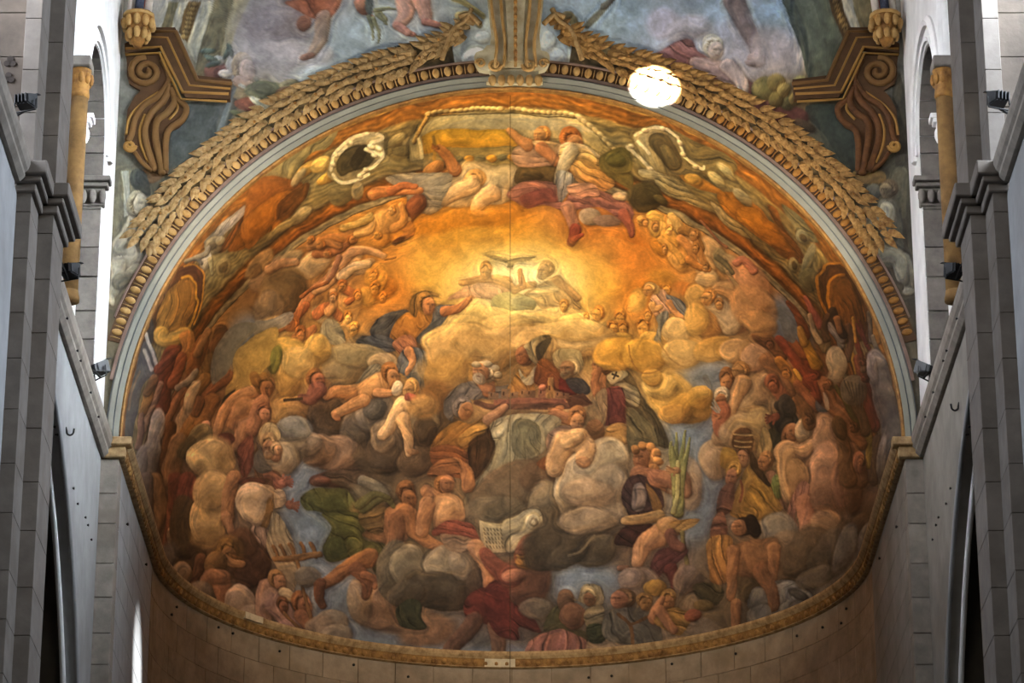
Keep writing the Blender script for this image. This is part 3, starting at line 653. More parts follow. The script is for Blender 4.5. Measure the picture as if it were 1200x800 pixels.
    # ================= left centre clouds and putti =================
    for x, y, rx, ry, r, c in ((420,110,110,110,0,(128,106,72)),(500,60,140,60,10,(132,112,76)),(590,90,70,50,0,(150,122,84)),(150,60,90,80,0,(196,150,70)),(290,30,70,70,0,(192,146,72)),(150,160,70,100,0,(178,128,62)),(200,90,80,70,0,(190,150,86)),(160,330,120,80,0,(160,112,56)),(210,300,60,60,0,(156,108,58))):
        bl(x, y, rx, ry, r, c, .3, .14)
    pg("0,0 60,0 90,30 110,60 90,130 60,140 30,60", (96,94,40), (80,78,36)); 
    for x, y, rx, ry, r, c in ((330,330,80,90,0,(74,56,40)),(340,420,70,90,0,(66,50,36)),(470,400,80,120,10,(84,72,60)),(560,330,100,90,0,(112,98,84)),(560,310,60,54,0,(80,76,70)),(620,430,80,70,0,(112,90,66)),(790,400,76,84,0,(112,94,68)),(800,430,56,70,0,(74,56,38)),
                               (380,520,110,90,0,(132,98,74)),(300,500,80,80,0,(140,102,72)),(260,470,60,60,0,(150,124,100)),(580,540,130,80,5,(70,54,38)),(640,510,130,80,0,(78,60,44)),(740,570,80,70,0,(86,64,44)),(600,460,60,50,0,(124,100,76)),(170,480,80,110,10,(158,136,108)),(190,400,90,60,0,(126,122,116)),(130,540,80,80,0,(160,136,106))):
        bl(x, y, rx, ry, r, c, .32, .16)
    pg("560,95 575,110 560,150 500,190 455,190 490,150 520,110", (138,128,104), (100,88,66), folds=5, fang=-40)       # wing
    li("575,190 500,225 430,235", 54, 38, (182,124,70)); li("440,235 370,225 330,250", 34, 18, (178,112,60)); li("500,270 420,300 370,330", 32, 20, (182,120,66)); bl(370, 345, 22, 14, 50, (172,100,54)); li("560,230 620,235 645,230", 22, 14, (184,120,70))
    hd(630, 150, 52, (176,114,64), (128,76,34), 40)
    bl(660, 215, 30, 40, 10, (190,166,130), .3); hd(730, 225, 46, (176,122,66), (172,124,62), 170); bl(690, 310, 46, 54, 0, (194,148,96), .3); li("670,330 640,390 600,430", 36, 26, (190,142,92)); li("700,370 715,430 720,530", 34, 18, (188,136,84)); bl(735, 525, 26, 14, 20, (170,112,64)); li("720,260 760,280 770,330", 20, 18, (150,66,50))
    # angel head left with torso (behind clouds)
    hd(285, 165, 42, (142,80,56), (110,66,34), 20); li("290,220 260,260 220,250", 40, 20, (126,70,56)); st("140,265 220,255", 8, (70,52,36))
    # saints left margin of this bay
    hd(40, 190, 46, (176,108,62), (142,92,40), 20); hd(40, 320, 40, (150,84,56), (120,72,40), 30, beard=(120,70,44)); bl(20, 370, 40, 40, 0, (170,112,76), .3)
    pg("30,400 80,375 115,410 110,470 20,470 10,430", (190,156,104), (164,124,78), folds=2, fang=90); hd(70, 480, 46, (176,112,74), (160,120,76), 100, beard=(170,130,90))
    bl(100, 520, 30, 40, 0, (174,110,72), .3); pg("0,480 20,500 60,580 120,620 100,700 0,700", (122,86,50), (104,60,40), folds=4, fang=80)
    hand(120, 650, 34, -5, (160,86,62)); hand(160, 770, 34, 10, (158,82,60)); li("60,620 110,650", 26, 18, (150,84,58)); pg("60,700 120,710 140,740 130,770 90,790 60,760", (176,144,110), (150,116,86), folds=2)
    bl(30, 720, 60, 50, 0, (184,140,96), .25)
    # dark horizontal angel (red) under clouds
    li("290,650 360,640 460,640", 30, 44, (100,58,44)); pg("330,610 480,600 560,660 600,760 520,740 420,680 340,650", (86,62,44), (70,54,40), folds=4, fang=20); bl(320, 645, 36, 18, 10, (126,68,50))
    pg("220,740 280,690 350,680 430,690 480,780 470,800 300,800 240,790", (86,84,40), (74,74,32), folds=4, fang=60); pg("430,700 470,760 490,800 440,800", (126,124,60), (96,94,44))
    bl(560, 720, 110, 60, 20, (96,82,64), .25, .3); li("500,650 570,690 600,740", 26, 30, (104,94,80)); bl(520, 780, 80, 50, 0, (110,78,40), .2, .3)
    # ================= centre: the model bearers =================
    fr(480, 380, .3)
    bl(200, 60, 150, 60, 0, (186,146,84), .32, .14); bl(420, 70, 170, 66, 0, (170,132,80), .32, .14); bl(250, 110, 180, 80, 0, (158,120,68), .32, .14); bl(560, 70, 170, 70, 0, (176,138,84), .32, .14); bl(150, 180, 120, 60, 0, (170,122,56), .2, .4, .7); bl(690, 60, 120, 60, 0, (184,146,90), .32, .12); bl(640, 20, 120, 40, 0, (198,158,92), .3, .14)
    bl(110, 290, 70, 60, 0, (130,84,40), .2, .3); bl(60, 330, 60, 50, 0, (150,106,54), .2, .3)
    # old bearded man
    pg("210,250 250,225 330,235 390,225 385,270 330,280 260,290", (100,94,88), (90,80,70), folds=3); li("290,220 300,250", 34, 30, (150,90,54)); hd(285, 185, 44, (150,96,62), (142,124,96), 190, beard=(156,136,108))
    for x, y in ((260,160),(300,150),(330,165),(340,190)): bl(x, y, 18, 14, 0, (134,120,96), .4)
    # woman in blue veil
    pg("135,320 160,270 200,240 250,240 280,270 260,300 200,290 180,330 170,380 140,360", (104,94,88), (84,76,70), folds=3, fang=120); hd(215, 335, 42, (156,96,52), (100,88,80), 20, tilt=25)
    pg("110,440 180,380 250,390 320,350 330,420 330,480 280,560 230,600 200,540 110,500 80,500", (152,96,34), (110,62,24), ang=70, folds=6, fang=-25)
    pg("80,500 130,470 210,480 250,540 240,600 150,590 90,560", (120,62,30), (96,48,24), folds=4, fang=20); pg("230,460 320,400 335,480 260,600 235,590", (70,44,22), (60,36,20), folds=3, fang=100); pg("190,440 250,400 310,380 300,420 240,450 200,470", (176,122,48), (150,98,38), folds=2)
    # bishop with mitre
    pg("370,260 400,200 430,180 480,230 480,270 400,280", (168,112,44), (150,92,40), folds=3, fang=70); hd(440, 120, 40, (150,84,52), (112,70,44), 200, tilt=-20); pg("440,85 480,60 520,40 545,50 500,150 470,140 450,100", (150,134,96), (84,70,46), ang=0, folds=2, fang=-60); pg("490,90 545,48 540,80 505,150", (60,50,36), (50,42,30)); pg("425,170 450,200 490,160 500,200 460,230 430,210", (170,160,130), (140,128,100), folds=2)
    pg("490,160 520,135 560,160 620,230 640,260 600,260 520,240 480,220", (128,68,30), (96,44,28), folds=3, fang=45); pg("580,200 640,240 640,270 580,260", (104,30,26), (84,26,22))
    # second prelate, pale cap
    pg("555,120 580,90 640,88 665,110 660,170 570,165", (164,142,94), (132,108,66), folds=2, fang=90); hd(615, 165, 40, (150,102,62), (150,126,84), 200, beard=(120,98,68)); pg("600,210 660,200 700,240 690,270 640,260", (56,54,56), (48,46,48))
    # praying bald man with cope
    hd(745, 155, 46, (150,92,52), (122,78,46), 200); li("790,260 750,220 720,185", 30, 16, (162,98,56)); li("730,270 720,220 730,180", 20, 14, (150,88,50))
    pg("770,205 810,175 860,190 900,270 990,420 1010,480 920,460 870,440 850,500 850,380 800,300 770,260", (96,76,46), (70,58,38), ang=60, folds=5, fang=62); pg("770,200 825,175 850,195 800,235 780,225", (176,160,118), (160,140,100)); st("790,195 815,205", 4, (50,40,30)); st("806,188 798,212", 4, (50,40,30))
    pg("800,240 850,230 890,260 890,320 860,320 830,290", (132,118,88), (116,100,70), folds=3, fang=40); pg("760,260 830,250 840,380 820,400 750,400 755,320", (104,46,40), (86,36,34), folds=3, fang=90); pg("730,270 770,260 760,400 700,400 690,340", (134,110,78), (110,86,56), folds=4, fang=80)
    pg("790,400 840,400 850,470 770,480 760,430", (158,110,50), (132,90,42), folds=2); pg("850,330 940,400 990,470 880,470 850,500", (92,80,52), (80,70,46), folds=3, fang=70)
    # tray with model of a town
    pg("255,300 420,305 700,300 710,315 640,335 300,325 250,312", (92,56,42), (78,48,36), k=0, sharp=True); pg("330,280 610,285 600,308 330,305", (124,70,54), (112,62,46), k=0, sharp=True); pg("600,280 670,262 710,310 620,330", (84,50,36), k=0, sharp=True)
    for x, w, h, c in ((325,40,26,(118,86,62)),(370,30,40,(128,94,66)),(405,34,24,(120,88,62)),(440,26,34,(132,92,60)),(470,36,30,(112,78,54)),(512,26,44,(150,92,66)),(543,22,80,(140,100,54)),(575,26,26,(126,88,58)),(600,30,22,(118,80,54))):
        pg(((x - w / 2, 282 - h), (x + w / 2, 282 - h), (x + w / 2, 284), (x - w / 2, 284)), c, np.array(c) * .8, k=0, sharp=True)
        st(((x - w * .2, 275 - h * .5), (x - w * .2, 280 - h * .4)), 3, (70,44,30))
    bl(512, 240, 14, 14, 0, (156,90,66), .4); li("320,370 350,340 370,320", 26, 16, (150,100,68)); hand(575, 330, 26, 160, (150,92,54)); li("560,350 600,370 650,380", 22, 26, (150,90,54))
    # kneeling figure in white
    pg("320,390 400,350 520,350 590,380 560,440 520,500 460,530 380,540 330,600 260,680 220,700 240,640 300,560 340,480", (142,130,100), (104,94,68), ang=70, folds=8, fang=115)
    pg("330,400 390,370 370,430 330,450", (168,154,120), (140,126,96), folds=2); pg("420,370 500,400 510,490 440,520 400,470", (84,78,54), (100,90,64), folds=5, fang=80, a=.7)
    # dark cloud under it
    for x, y, rx, ry, r, c in ((420,620,150,90,-15,(92,70,48)),(400,700,170,100,0,(86,68,48)),(520,600,90,70,0,(84,60,40)),(340,740,130,70,0,(90,76,56)),(520,720,60,110,10,(100,84,62))):
        bl(x, y, rx, ry, r, c, .26, .18)
    # putti and bright clouds right of centre
    pg("540,430 600,400 640,420 600,480 540,490", (140,100,80), (120,84,64), folds=2); pg("500,540 560,500 580,520 540,570", (136,70,30), (110,54,26))
    hd(650, 375, 42, (150,100,62), (128,80,42), 90); bl(720, 430, 40, 50, 0, (110,70,40), .3)
    for x, y, rx, ry, r, c in ((650,600,80,90,0,(156,134,104)),(770,540,90,90,0,(150,130,100)),(700,700,125,100,0,(146,124,96)),(780,650,80,100,0,(134,114,90)),(610,660,50,80,0,(150,128,98)),(800,760,60,70,0,(104,88,70))):
        bl(x, y, rx, ry, r, c, .3, .12)
    bl(690, 660, 100, 56, 0, (156,124,92), .22, .2); bl(710, 780, 110, 40, 0, (60,50,40), .2, .3)
    li("610,470 580,520 570,570", 54, 34, (176,128,80)); li("660,460 690,490 685,530", 46, 32, (184,134,84)); bl(680, 545, 26, 22, 0, (150,96,56)); bl(640, 450, 56, 36, -20, (184,138,86), .3)
    # martyr with palm
    pg("840,700 870,620 910,600 960,640 960,740 860,750", (66,40,40), (54,34,36), folds=4, fang=70); hd(920, 520, 54, (136,80,48), (150,92,40), 200)
    for x, y in ((880,490),(910,475),(945,480),(970,500),(975,530),(960,555)): bl(x, y, 20, 16, 30, (156,98,44), .45)
    li("900,590 960,600 1020,630 1060,600", 40, 26, (146,88,56))
    fr(600, 400)
    pg("530,650 590,620 640,640 690,700 690,790 540,790 500,720", (62,40,40), (56,36,38), folds=5, fang=70); pg("560,680 600,660 620,720 600,790 550,780", (116,102,96), (84,70,66), folds=3); pg("620,660 680,740 690,790 650,790", (132,88,36), (110,70,30)); li("680,640 740,650 810,660", 46, 26, (142,84,56)); li("810,680 800,640 780,610", 30, 20, (144,88,58))
    bl(800, 640, 90, 110, 0, (150,120,94), .2, .2, .85); bl(830, 700, 60, 90, 0, (146,112,84), .2, .2, .85); li("680,640 740,650 800,690", 46, 30, (142,84,56)); li("815,700 810,640 785,605", 30, 20, (144,88,58))
    for s in ("770,800 755,640 742,470", "775,800 770,600 768,430", "775,800 785,600 812,420", "775,800 795,620 835,450", "765,700 760,560 752,490"):
        li(s, 26, 5, (118,118,62), .35)
    li("750,800 770,700 775,560", 14, 10, (150,140,78)); hand(765, 600, 28, 180, (148,94,58))
    # golden clouds right
    for x, y, rx, ry, r, c in ((480,60,110,80,0,(184,130,48)),(620,60,110,80,0,(184,132,50)),(800,50,100,70,0,(182,142,82)),(960,40,110,60,0,(180,130,60)),(740,250,120,110,0,(192,142,62)),(830,310,110,80,0,(180,126,46)),(690,200,90,60,0,(196,152,76)),(650,160,50,40,0,(176,126,52)),(880,260,60,60,0,(184,130,48)),(760,340,90,50,0,(176,120,46)),
                               (960,540,90,90,0,(160,124,86)),(1130,330,110,90,0,(168,130,84)),(1090,270,90,70,0,(170,134,92)),(1000,450,70,60,0,(150,112,76)),(1160,220,60,80,0,(160,124,86)),(1060,60,80,60,10,(176,132,84)),(1140,90,60,70,0,(170,126,92))):
        bl(x, y, rx, ry, r, c, .26, .14)
    st("540,20 560,90 610,140 700,120", 4, (130,84,34), .7); st("690,-10 740,70 800,110", 4, (140,100,54), .7)
    # putti by the blue gap
    hd(1005, 190, 42, (160,98,52), (126,74,36), 100); hd(1070, 150, 42, (168,116,64), (150,100,50), 180); li("1080,210 1050,270 1030,350", 44, 18, (176,126,78)); hd(980, 275, 42, (150,90,52), (150,132,104), 110); li("985,330 980,400 985,430", 46, 30, (156,80,50)); hand(970, 350, 22, 180, (160,92,56))
    for s in ("940,290 975,330", "935,305 965,330", "945,280 980,320"): st(s, 4, (130,130,120))
    pg("895,160 920,160 940,230 920,220", (96,100,104), (90,92,96), k=0)
    # pope and bishops
    fr(830, 480, .275)
    bl(110, 110, 70, 70, 0, (156,122,86), .24, .2); bl(40, 230, 70, 70, 0, (146,112,80), .24, .2)
    for x, y, rx, ry, c in ((150,60,70,50,(170,134,86)),(210,60,60,70,(168,132,80)),(180,120,60,60,(160,122,70))): bl(x, y, rx, ry, 0, c, .22, .2)
    pg("100,420 130,330 160,250 200,230 250,280 300,380 310,420 230,470 120,460", (168,118,40), (130,86,30), ang=60, folds=4, fang=65); pg("105,410 150,280 195,230 210,250 160,350 130,440", (160,118,52), (132,92,40)); st("140,300 150,340 140,380", 5, (120,58,36))
    pg("185,180 220,220 260,300 250,320 210,270 180,240", (76,52,30), (64,44,26)); hd(145, 195, 40, (150,96,66), (88,56,36), 100, beard=(124,84,58))
    pg("100,165 100,110 130,72 170,75 190,120 188,180 150,165", (112,68,36), (92,56,30)); 
    for y in (100,132,158): st(((108, y), (145, y + 4), (182, y)), 4, (150,118,70))
    pg("42,240 44,190 60,165 110,180 122,240 90,255 60,262", (172,124,38), (144,98,32), folds=2, fang=90); hd(100, 280, 38, (142,84,58), (150,106,40), 110); pg("60,330 110,310 120,360 100,430 50,450 40,400", (104,62,48), (90,52,40), folds=3); pg("30,460 70,430 90,520 60,570 20,570", (132,76,52), (120,66,46), folds=3)
    pg("212,190 225,75 255,95 290,170 280,200 240,190", (176,140,80), (140,106,60), folds=2, fang=90); hd(250, 215, 38, (162,98,52), (140,90,46), 150); pg("250,270 300,260 330,330 330,430 300,380", (150,92,66), (110,70,50), folds=2); bl(295, 320, 30, 50, 0, (96,112,52), .3); bl(310, 240, 26, 36, 0, (112,84,50), .3)
    # dark robed figure
    pg("250,40 300,10 360,20 380,90 340,150 300,140 270,90", (50,44,36), (40,36,30), folds=3, fang=80); hand(275, 30, 26, 170, (132,60,40)); pg("250,90 280,80 330,160 310,200", (60,54,36), (50,44,32))
    # nude seen from behind with drapery
    hd(345, 100, 42, (158,96,56), (130,78,44), -60); li("330,170 390,190 430,160", 44, 34, (186,132,84)); li("340,190 350,270 365,340", 40, 60, (180,130,80)); pg("340,230 410,220 440,290 400,340 350,370", (172,122,70), (150,100,60)); bl(395, 90, 34, 50, 0, (150,124,92), .3)
    pg("330,440 360,360 410,300 445,330 450,400 400,400 370,460 390,540 340,480", (150,92,72), (126,74,58), folds=5, fang=110); li("415,400 420,470 410,530", 44, 30, (158,96,66))
    # big rosy cloud mass
    for x, y, rx, ry, r, c in ((500,110,60,115,0,(166,120,86)),(510,240,66,110,0,(156,110,80)),(500,340,62,100,0,(128,88,62)),(560,300,40,120,0,(132,86,60)),(600,160,40,110,0,(116,80,46)),(610,330,40,110,0,(112,74,48)),(450,560,80,60,0,(150,112,80)),(500,500,70,80,0,(132,96,64)),(550,560,60,90,10,(100,76,52)),(640,520,50,90,10,(92,68,46)),(480,640,100,70,0,(86,64,42)),(430,640,60,60,0,(120,84,54)),(590,640,80,60,-20,(96,86,72)),(650,620,70,80,20,(112,104,92)),(680,560,50,90,15,(106,100,92)),(560,700,110,50,-30,(108,98,84)),(290,540,90,110,0,(112,100,84)),(330,620,90,100,0,(104,82,60))):
        bl(x, y, rx, ry, r, c, .3, .16)
    # kneeling bare-backed man
    pg("0,580 60,540 110,560 100,640 70,740 0,740", (160,104,40), (140,84,36), folds=4, fang=90); bl(190, 740, 80, 90, 0, (74,58,36), .2, .2); pg("85,640 110,592 190,565 270,555 292,600 285,680 240,715 140,715 100,690", (138,88,50), (96,60,36), ang=80)
    bl(190, 635, 80, 60, 0, (136,88,50), .25, .4, .7); li("108,615 92,700 92,800", 28, 18, (146,92,54)); li("270,605 272,700 255,800", 30, 18, (140,88,50)); hd(145, 505, 46, (146,90,54), (42,28,20), 190); bl(185, 500, 26, 60, -10, (40,28,20), .2)
    # ================= far right crowd (stretched on the flank) =================
    fr(880, 380, .225)
    for s, w0, w1, c in (("40,70 100,110 160,170", 40, 34, (104,64,38)),("70,190 130,270 200,350", 34, 44, (132,86,52)),("110,310 140,350 170,390", 40, 36, (130,70,44)),("150,200 210,260 270,340", 30, 34, (166,104,38)),("140,80 200,130 260,190 330,280", 24, 50, (134,56,36)),("220,80 260,120 290,150", 26, 30, (140,74,40)),
                         ("270,20 310,110 350,210", 22, 30, (176,118,34)),("240,240 270,290 300,350", 12, 14, (176,132,44)),("320,300 360,350 330,410", 44, 34, (128,54,34)),("340,0 380,60 400,120", 30, 24, (120,96,60)),("410,0 450,60 470,110", 18, 16, (122,116,108)),("250,320 310,400 340,440", 26, 24, (150,84,48)),("240,420 280,470 290,520", 40, 36, (122,76,38)),
                         ("380,300 400,350 420,430 470,470", 26, 36, (168,100,56)),("520,0 550,100 590,200", 12, 16, (136,60,40)),("540,0 580,60 620,120", 10, 12, (120,52,46)),("510,120 540,200 560,260", 14, 18, (176,128,36)),("440,330 500,410 560,520 590,590", 12, 18, (92,82,36)),("560,180 580,260 600,330", 28, 30, (118,60,40)),("610,340 630,440 650,540", 30, 26, (112,48,34)),("600,540 620,620 620,720", 24, 22, (146,120,40)),
                         ("590,240 600,200 610,150", 20, 14, (104,76,50)),("480,480 530,550 580,620", 34, 30, (150,90,50)),("560,440 590,500 600,560", 22, 26, (104,74,44)),("660,600 660,700 640,800", 24, 30, (96,72,52)),("520,640 560,720 570,800", 34, 40, (128,84,52)),("500,180 520,60 500,0", 20, 14, (100,70,50)),("640,60 690,190 740,330 760,500", 12, 14, (96,92,84)),("480,600 480,700 500,800", 34, 44, (120,82,48))):
        li(s, w0, w1, c, .32)
    bl(448, 200, 52, 92, -8, (176,152,116), .3, .08); bl(540, 350, 74, 80, -10, (120,102,76), .3, .08)
    for i in range(6): st(((490 + i * 20, 300 + i * 6), (520 + i * 14, 380 + i * 14)), 4, (82,70,54), .7)
    bl(440, 280, 40, 40, 0, (170,142,104), .2, .3); pg("380,360 400,380 410,450 390,440", (196,176,146), (176,150,120)); pg("340,400 370,430 400,460 340,455", (84,88,92), (76,80,84))
    bl(680, 270, 62, 160, -14, (126,116,108), .34, .1); bl(710, 420, 60, 150, -8, (104,94,84), .3, .14); bl(740, 560, 60, 160, -4, (90,84,78), .26, .2); bl(690, 700, 26, 120, 4, (120,112,104), .3, .2); bl(640, 230, 30, 100, -10, (150,138,130), .3, .15)
    bl(470, 540, 40, 60, -20, (104,72,38), .3); bl(560, 710, 40, 60, -10, (150,92,66), .3); bl(150, 430, 40, 30, 0, (52,46,40), .3); bl(180, 430, 46, 60, -10, (58,52,44), .25)
    for x, y, r, d, sk in ((120,330,34,100,(140,74,46)),(190,260,30,100,(160,100,44)),(340,270,26,160,(140,60,38)),(400,320,26,180,(172,104,56)),(580,200,22,160,(122,70,46)),(480,80,20,150,(110,76,52)),(600,290,22,170,(110,56,40)),(285,500,28,150,(128,78,42)),(90,110,26,60,(116,70,42)),(540,540,24,170,(140,86,50)),(570,700,24,160,(150,92,64))):
        hd(x, y, r, sk, np.array(sk) * .68, d, 1.35, -30)
    # streaky figures where the right crowd meets the shell
    fr(870, 240, .2)
    for s, w0, w1, c in (("260,560 330,650 380,760", 14, 34, (126,62,34)),("370,540 420,630 460,700", 14, 22, (150,74,60)),("400,640 420,720 470,790", 12, 16, (176,150,112)),("480,680 540,750 580,800", 10, 14, (124,116,112)),("520,610 550,680 590,760", 20, 26, (60,44,34)),("550,660 560,700 570,740", 18, 16, (140,92,56)),("640,660 650,720 660,800", 10, 8, (190,134,48)),("680,680 700,740 730,800", 8, 10, (112,52,46)),("340,720 360,760 380,800", 20, 26, (170,116,44)),("500,640 480,700 500,780", 14, 20, (96,66,44))):
        li(s, w0, w1, c, .3)
    pg("170,600 230,580 290,640 330,740 300,800 240,760 210,680", (98,104,108), (92,94,94), k=0); bl(60, 600, 150, 120, 40, (184,130,82), .2, .2, .8); bl(100, 700, 100, 80, 30, (170,122,74), .2, .2, .8)
    # ================= far left crowd =================
    fr(140, 380, .225)
    pg("140,80 190,120 210,230 190,260 120,330 60,600 40,660 20,540 40,380 90,220", (86,88,92), (74,76,78), k=0); st("150,40 175,120 205,220", 9, (176,176,176)); st("140,130 160,190 175,230", 10, (160,160,160)); st("40,440 60,350 110,240", 6, (120,100,84))
    for s, w0, w1, c in (("280,150 250,230 240,330 230,430", 44, 40, (120,54,34)),("210,230 260,180 290,140", 26, 18, (132,64,44)),("340,70 350,130 320,180", 40, 26, (188,118,56)),("320,170 310,240 290,300", 26, 30, (150,76,42)),("430,90 400,160 390,220", 36, 44, (150,86,42)),("460,40 420,100 400,150", 22, 24, (160,110,64)),("540,50 520,100 490,150", 44, 40, (102,62,32)),("480,190 450,240 410,290", 38, 30, (104,72,36)),
                         ("630,115 560,170 500,220", 7, 5, (150,90,44)),("560,270 500,310 430,370", 34, 40, (132,72,40)),("450,280 420,320 400,350", 34, 30, (136,88,38)),("400,240 370,280 320,320", 18, 20, (150,134,110)),("350,330 300,390 250,500 220,570", 18, 18, (158,94,54)),("230,300 200,380 150,480 120,560", 16, 18, (160,116,90)),("160,350 150,400 120,460", 30, 26, (156,104,50)),("110,480 110,560 100,640", 16, 18, (132,92,80)),
                         ("400,300 370,400 330,480 300,600", 20, 44, (172,136,96)),("390,470 350,540 310,610", 34, 30, (164,100,42)),("480,400 450,450 420,500", 44, 40, (132,78,36)),("420,390 400,430 390,450", 26, 24, (116,68,38)),("270,530 250,640 230,780", 24, 26, (112,62,30)),("310,600 300,700 270,800", 44, 54, (146,100,62)),("210,600 200,700 210,790", 16, 24, (104,60,38)),("190,280 170,320 150,350", 26, 22, (120,84,56))):
        li(s, w0, w1, c, .32)
    bl(190, 560, 40, 120, 10, (164,150,134), .34, .1); bl(170, 700, 50, 130, 8, (140,124,108), .3, .14); bl(120, 740, 36, 110, 6, (120,110,104), .26, .2); bl(380, 360, 28, 90, 28, (176,146,108), .3, .1)
    pg("590,250 600,170 660,110 720,60 790,20 830,20 835,90 800,190 740,240 680,330 620,370 560,400 540,340", (188,146,72), (168,124,58), ang=100, k=.1); pg("490,160 560,60 620,10 700,-10 720,30 640,120 580,220 540,270 480,310", (116,110,96), (108,100,84), k=0)
    bl(820, 180, 26, 70, 20, (102,104,44), .25); pg("590,340 570,380 530,430 540,380", (58,48,36), (50,42,32))
    # reaching nude and companions
    pg("560,400 620,350 690,330 710,360 660,400 690,420 700,490 660,560 600,660 580,640 600,560 540,520 500,600 520,500", (164,104,62), (150,94,60), ang=60); li("690,345 620,370 560,430 520,520 500,590", 34, 26, (170,110,66)); li("690,430 660,520 600,640", 44, 32, (168,110,70)); bl(640, 430, 60, 50, -40, (166,108,64), .28, .25)
    hd(750, 320, 54, (158,94,54), (132,84,38), 30); bl(700, 280, 30, 40, -10, (128,82,38), .3); li("740,400 720,470 700,540", 44, 38, (150,92,60)); hd(760, 450, 40, (160,100,70), (110,64,40), 60)
    pg("610,660 640,600 700,570 700,700 660,800 620,760", (122,60,44), (104,50,38), folds=4, fang=110); bl(450, 510, 26, 24, 0, (170,110,80), .3); pg("520,570 580,560 600,600 560,640 520,610", (112,50,38), (96,44,34))
    bl(420, 590, 66, 90, 20, (116,94,58), .34, .1); bl(360, 640, 40, 70, 20, (92,72,44), .3, .15)
    bl(480, 700, 122, 104, 10, (190,148,92), .3, .06); bl(500, 640, 90, 60, 10, (190,146,92), .2, .3, .7)
    pg("740,540 780,505 830,530 840,590 740,600", (188,158,106), (160,124,76), folds=2, fang=90); hd(785, 620, 48, (172,110,72), (150,112,70), 90, beard=(168,126,86)); hd(830, 640, 32, (176,116,74), (160,120,80), 20); pg("700,680 740,640 760,700 800,750 740,770 700,740", (96,92,86), (84,76,66), folds=2)
    # ================= lower left =================
    fr(160, 560, .25)
    for s, w0, w1, c in (("100,0 110,80 120,140 80,250", 30, 30, (152,106,62)),("60,0 50,100 60,200", 30, 26, (112,94,84)),("180,0 170,120 150,250 120,370", 24, 16, (132,66,42)),("200,20 210,80 200,140", 44, 40, (110,52,38)),("160,250 160,300 180,370", 16, 20, (170,128,86)),("250,20 240,80 220,140", 44, 40, (128,56,42)),("230,120 210,220 220,320", 50, 60, (84,62,40)),("270,320 290,360 280,400", 40, 34, (74,50,32)),("300,380 290,430 260,490", 30, 20, (112,64,40))):
        li(s, w0, w1, c, .3)
    hand(122, 375, 14, 90, (120,60,40)); bl(215, 450, 46, 60, 0, (160,124,88), .3, .12); bl(130, 400, 50, 100, 20, (110,96,84), .2, .3)
    bl(340, 190, 92, 140, 10, (168,126,74), .34, .06); bl(360, 60, 90, 90, 0, (172,130,78), .28, .15); bl(320, 280, 70, 50, 10, (150,108,60), .2, .3)
    li("455,0 440,90 430,190", 36, 30, (156,98,60)); li("425,180 450,230 485,275", 24, 12, (160,100,64)); pg("490,0 600,0 590,30 490,40", (104,54,38), (90,46,34))
    bl(550, 110, 80, 90, 0, (176,140,104), .3, .08); bl(580, 150, 50, 70, 0, (168,132,98), .22, .3)
    pg("610,100 640,130 630,200 600,260 575,260 600,190", (150,96,40), (130,84,36)); pg("550,220 600,220 640,250 610,330 620,420 600,400 560,300", (150,114,98), (132,98,84), folds=2, fang=80)
    bl(530, 400, 100, 130, 10, (76,46,32), .25, .15); bl(500, 300, 80, 80, 0, (84,52,34), .25, .2); bl(440, 330, 70, 80, 0, (104,70,36), .25, .2)
    hd(430, 340, 56, (134,84,44), (116,78,34), 70); li("400,370 440,400 490,410", 30, 18, (152,98,54)); bl(370, 400, 50, 70, 20, (112,76,40), .3)
    li("345,470 325,500 310,560", 42, 24, (152,94,62)); li("395,510 400,560 405,600", 40, 22, (142,84,52)); bl(370, 470, 60, 36, 0, (152,96,62), .3)
    bl(480, 590, 70, 90, -15, (148,118,94), .3, .1); bl(300, 540, 60, 60, 0, (118,96,74), .25, .2); bl(550, 650, 80, 50, 20, (136,110,88), .25, .2)
    li("600,520 580,590 600,690", 38, 26, (150,104,82)); bl(640, 590, 70, 70, 0, (146,106,88), .28, .15); li("640,600 700,660 720,720", 50, 60, (140,100,88)); bl(720, 710, 60, 44, 20, (142,100,92), .25)
    pg("640,160 690,200 740,280 760,400 740,520 700,520 650,420 620,330 630,220", (158,132,96), (132,104,76), ang=80, folds=6, fang=75)
    hd(655, 490, 46, (158,100,66), (140,92,46), 20); bl(700, 550, 44, 30, 20, (170,144,104), .3); hd(680, 605, 34, (130,72,44), (100,58,32), 60); hd(775, 585, 52, (140,82,50), (120,68,34), 20); li("770,640 800,690 835,735", 34, 22, (140,84,54)); hand(840, 745, 20, 20, (126,68,42)); li("690,640 740,690 770,730", 10, 8, (118,78,40))
    li("655,340 650,320", 8, 6, (120,74,36))
    for x in (655,690,735,785,830):
        li(((x - 6, 312), (x + 6, 335), (x + 12, 372)), 9, 8, (132,80,38))
    li("650,380 760,372 860,358", 15, 14, (140,88,40)); li("760,380 775,480 800,600 835,730", 9, 8, (120,76,38))
    pg("640,0 720,0 720,30 650,60", (150,78,56), (136,68,50)); hand(690, 20, 34, 0, (156,80,58)); hand(720, 130, 34, 10, (150,78,56)); pg("640,60 690,60 700,110 660,150 640,120", (172,136,98), (150,112,80), folds=2)
    for x, y, rx, ry, c in ((900,680,90,60,(128,108,88)),(850,700,70,60,(124,100,80)),(930,740,80,50,(120,102,84)),(800,460,60,50,(104,92,80))):
        bl(x, y, rx, ry, 0, c, .25, .15)
    # ================= flying angel in green =================
    fr(300, 600)
    bl(700, 500, 230, 90, 20, (126,90,64), .25, .25); bl(560, 430, 130, 120, 10, (128,92,66), .25, .2); bl(800, 560, 140, 60, -20, (124,86,60), .22, .25); bl(480, 420, 60, 110, -10, (132,104,76), .3, .2)
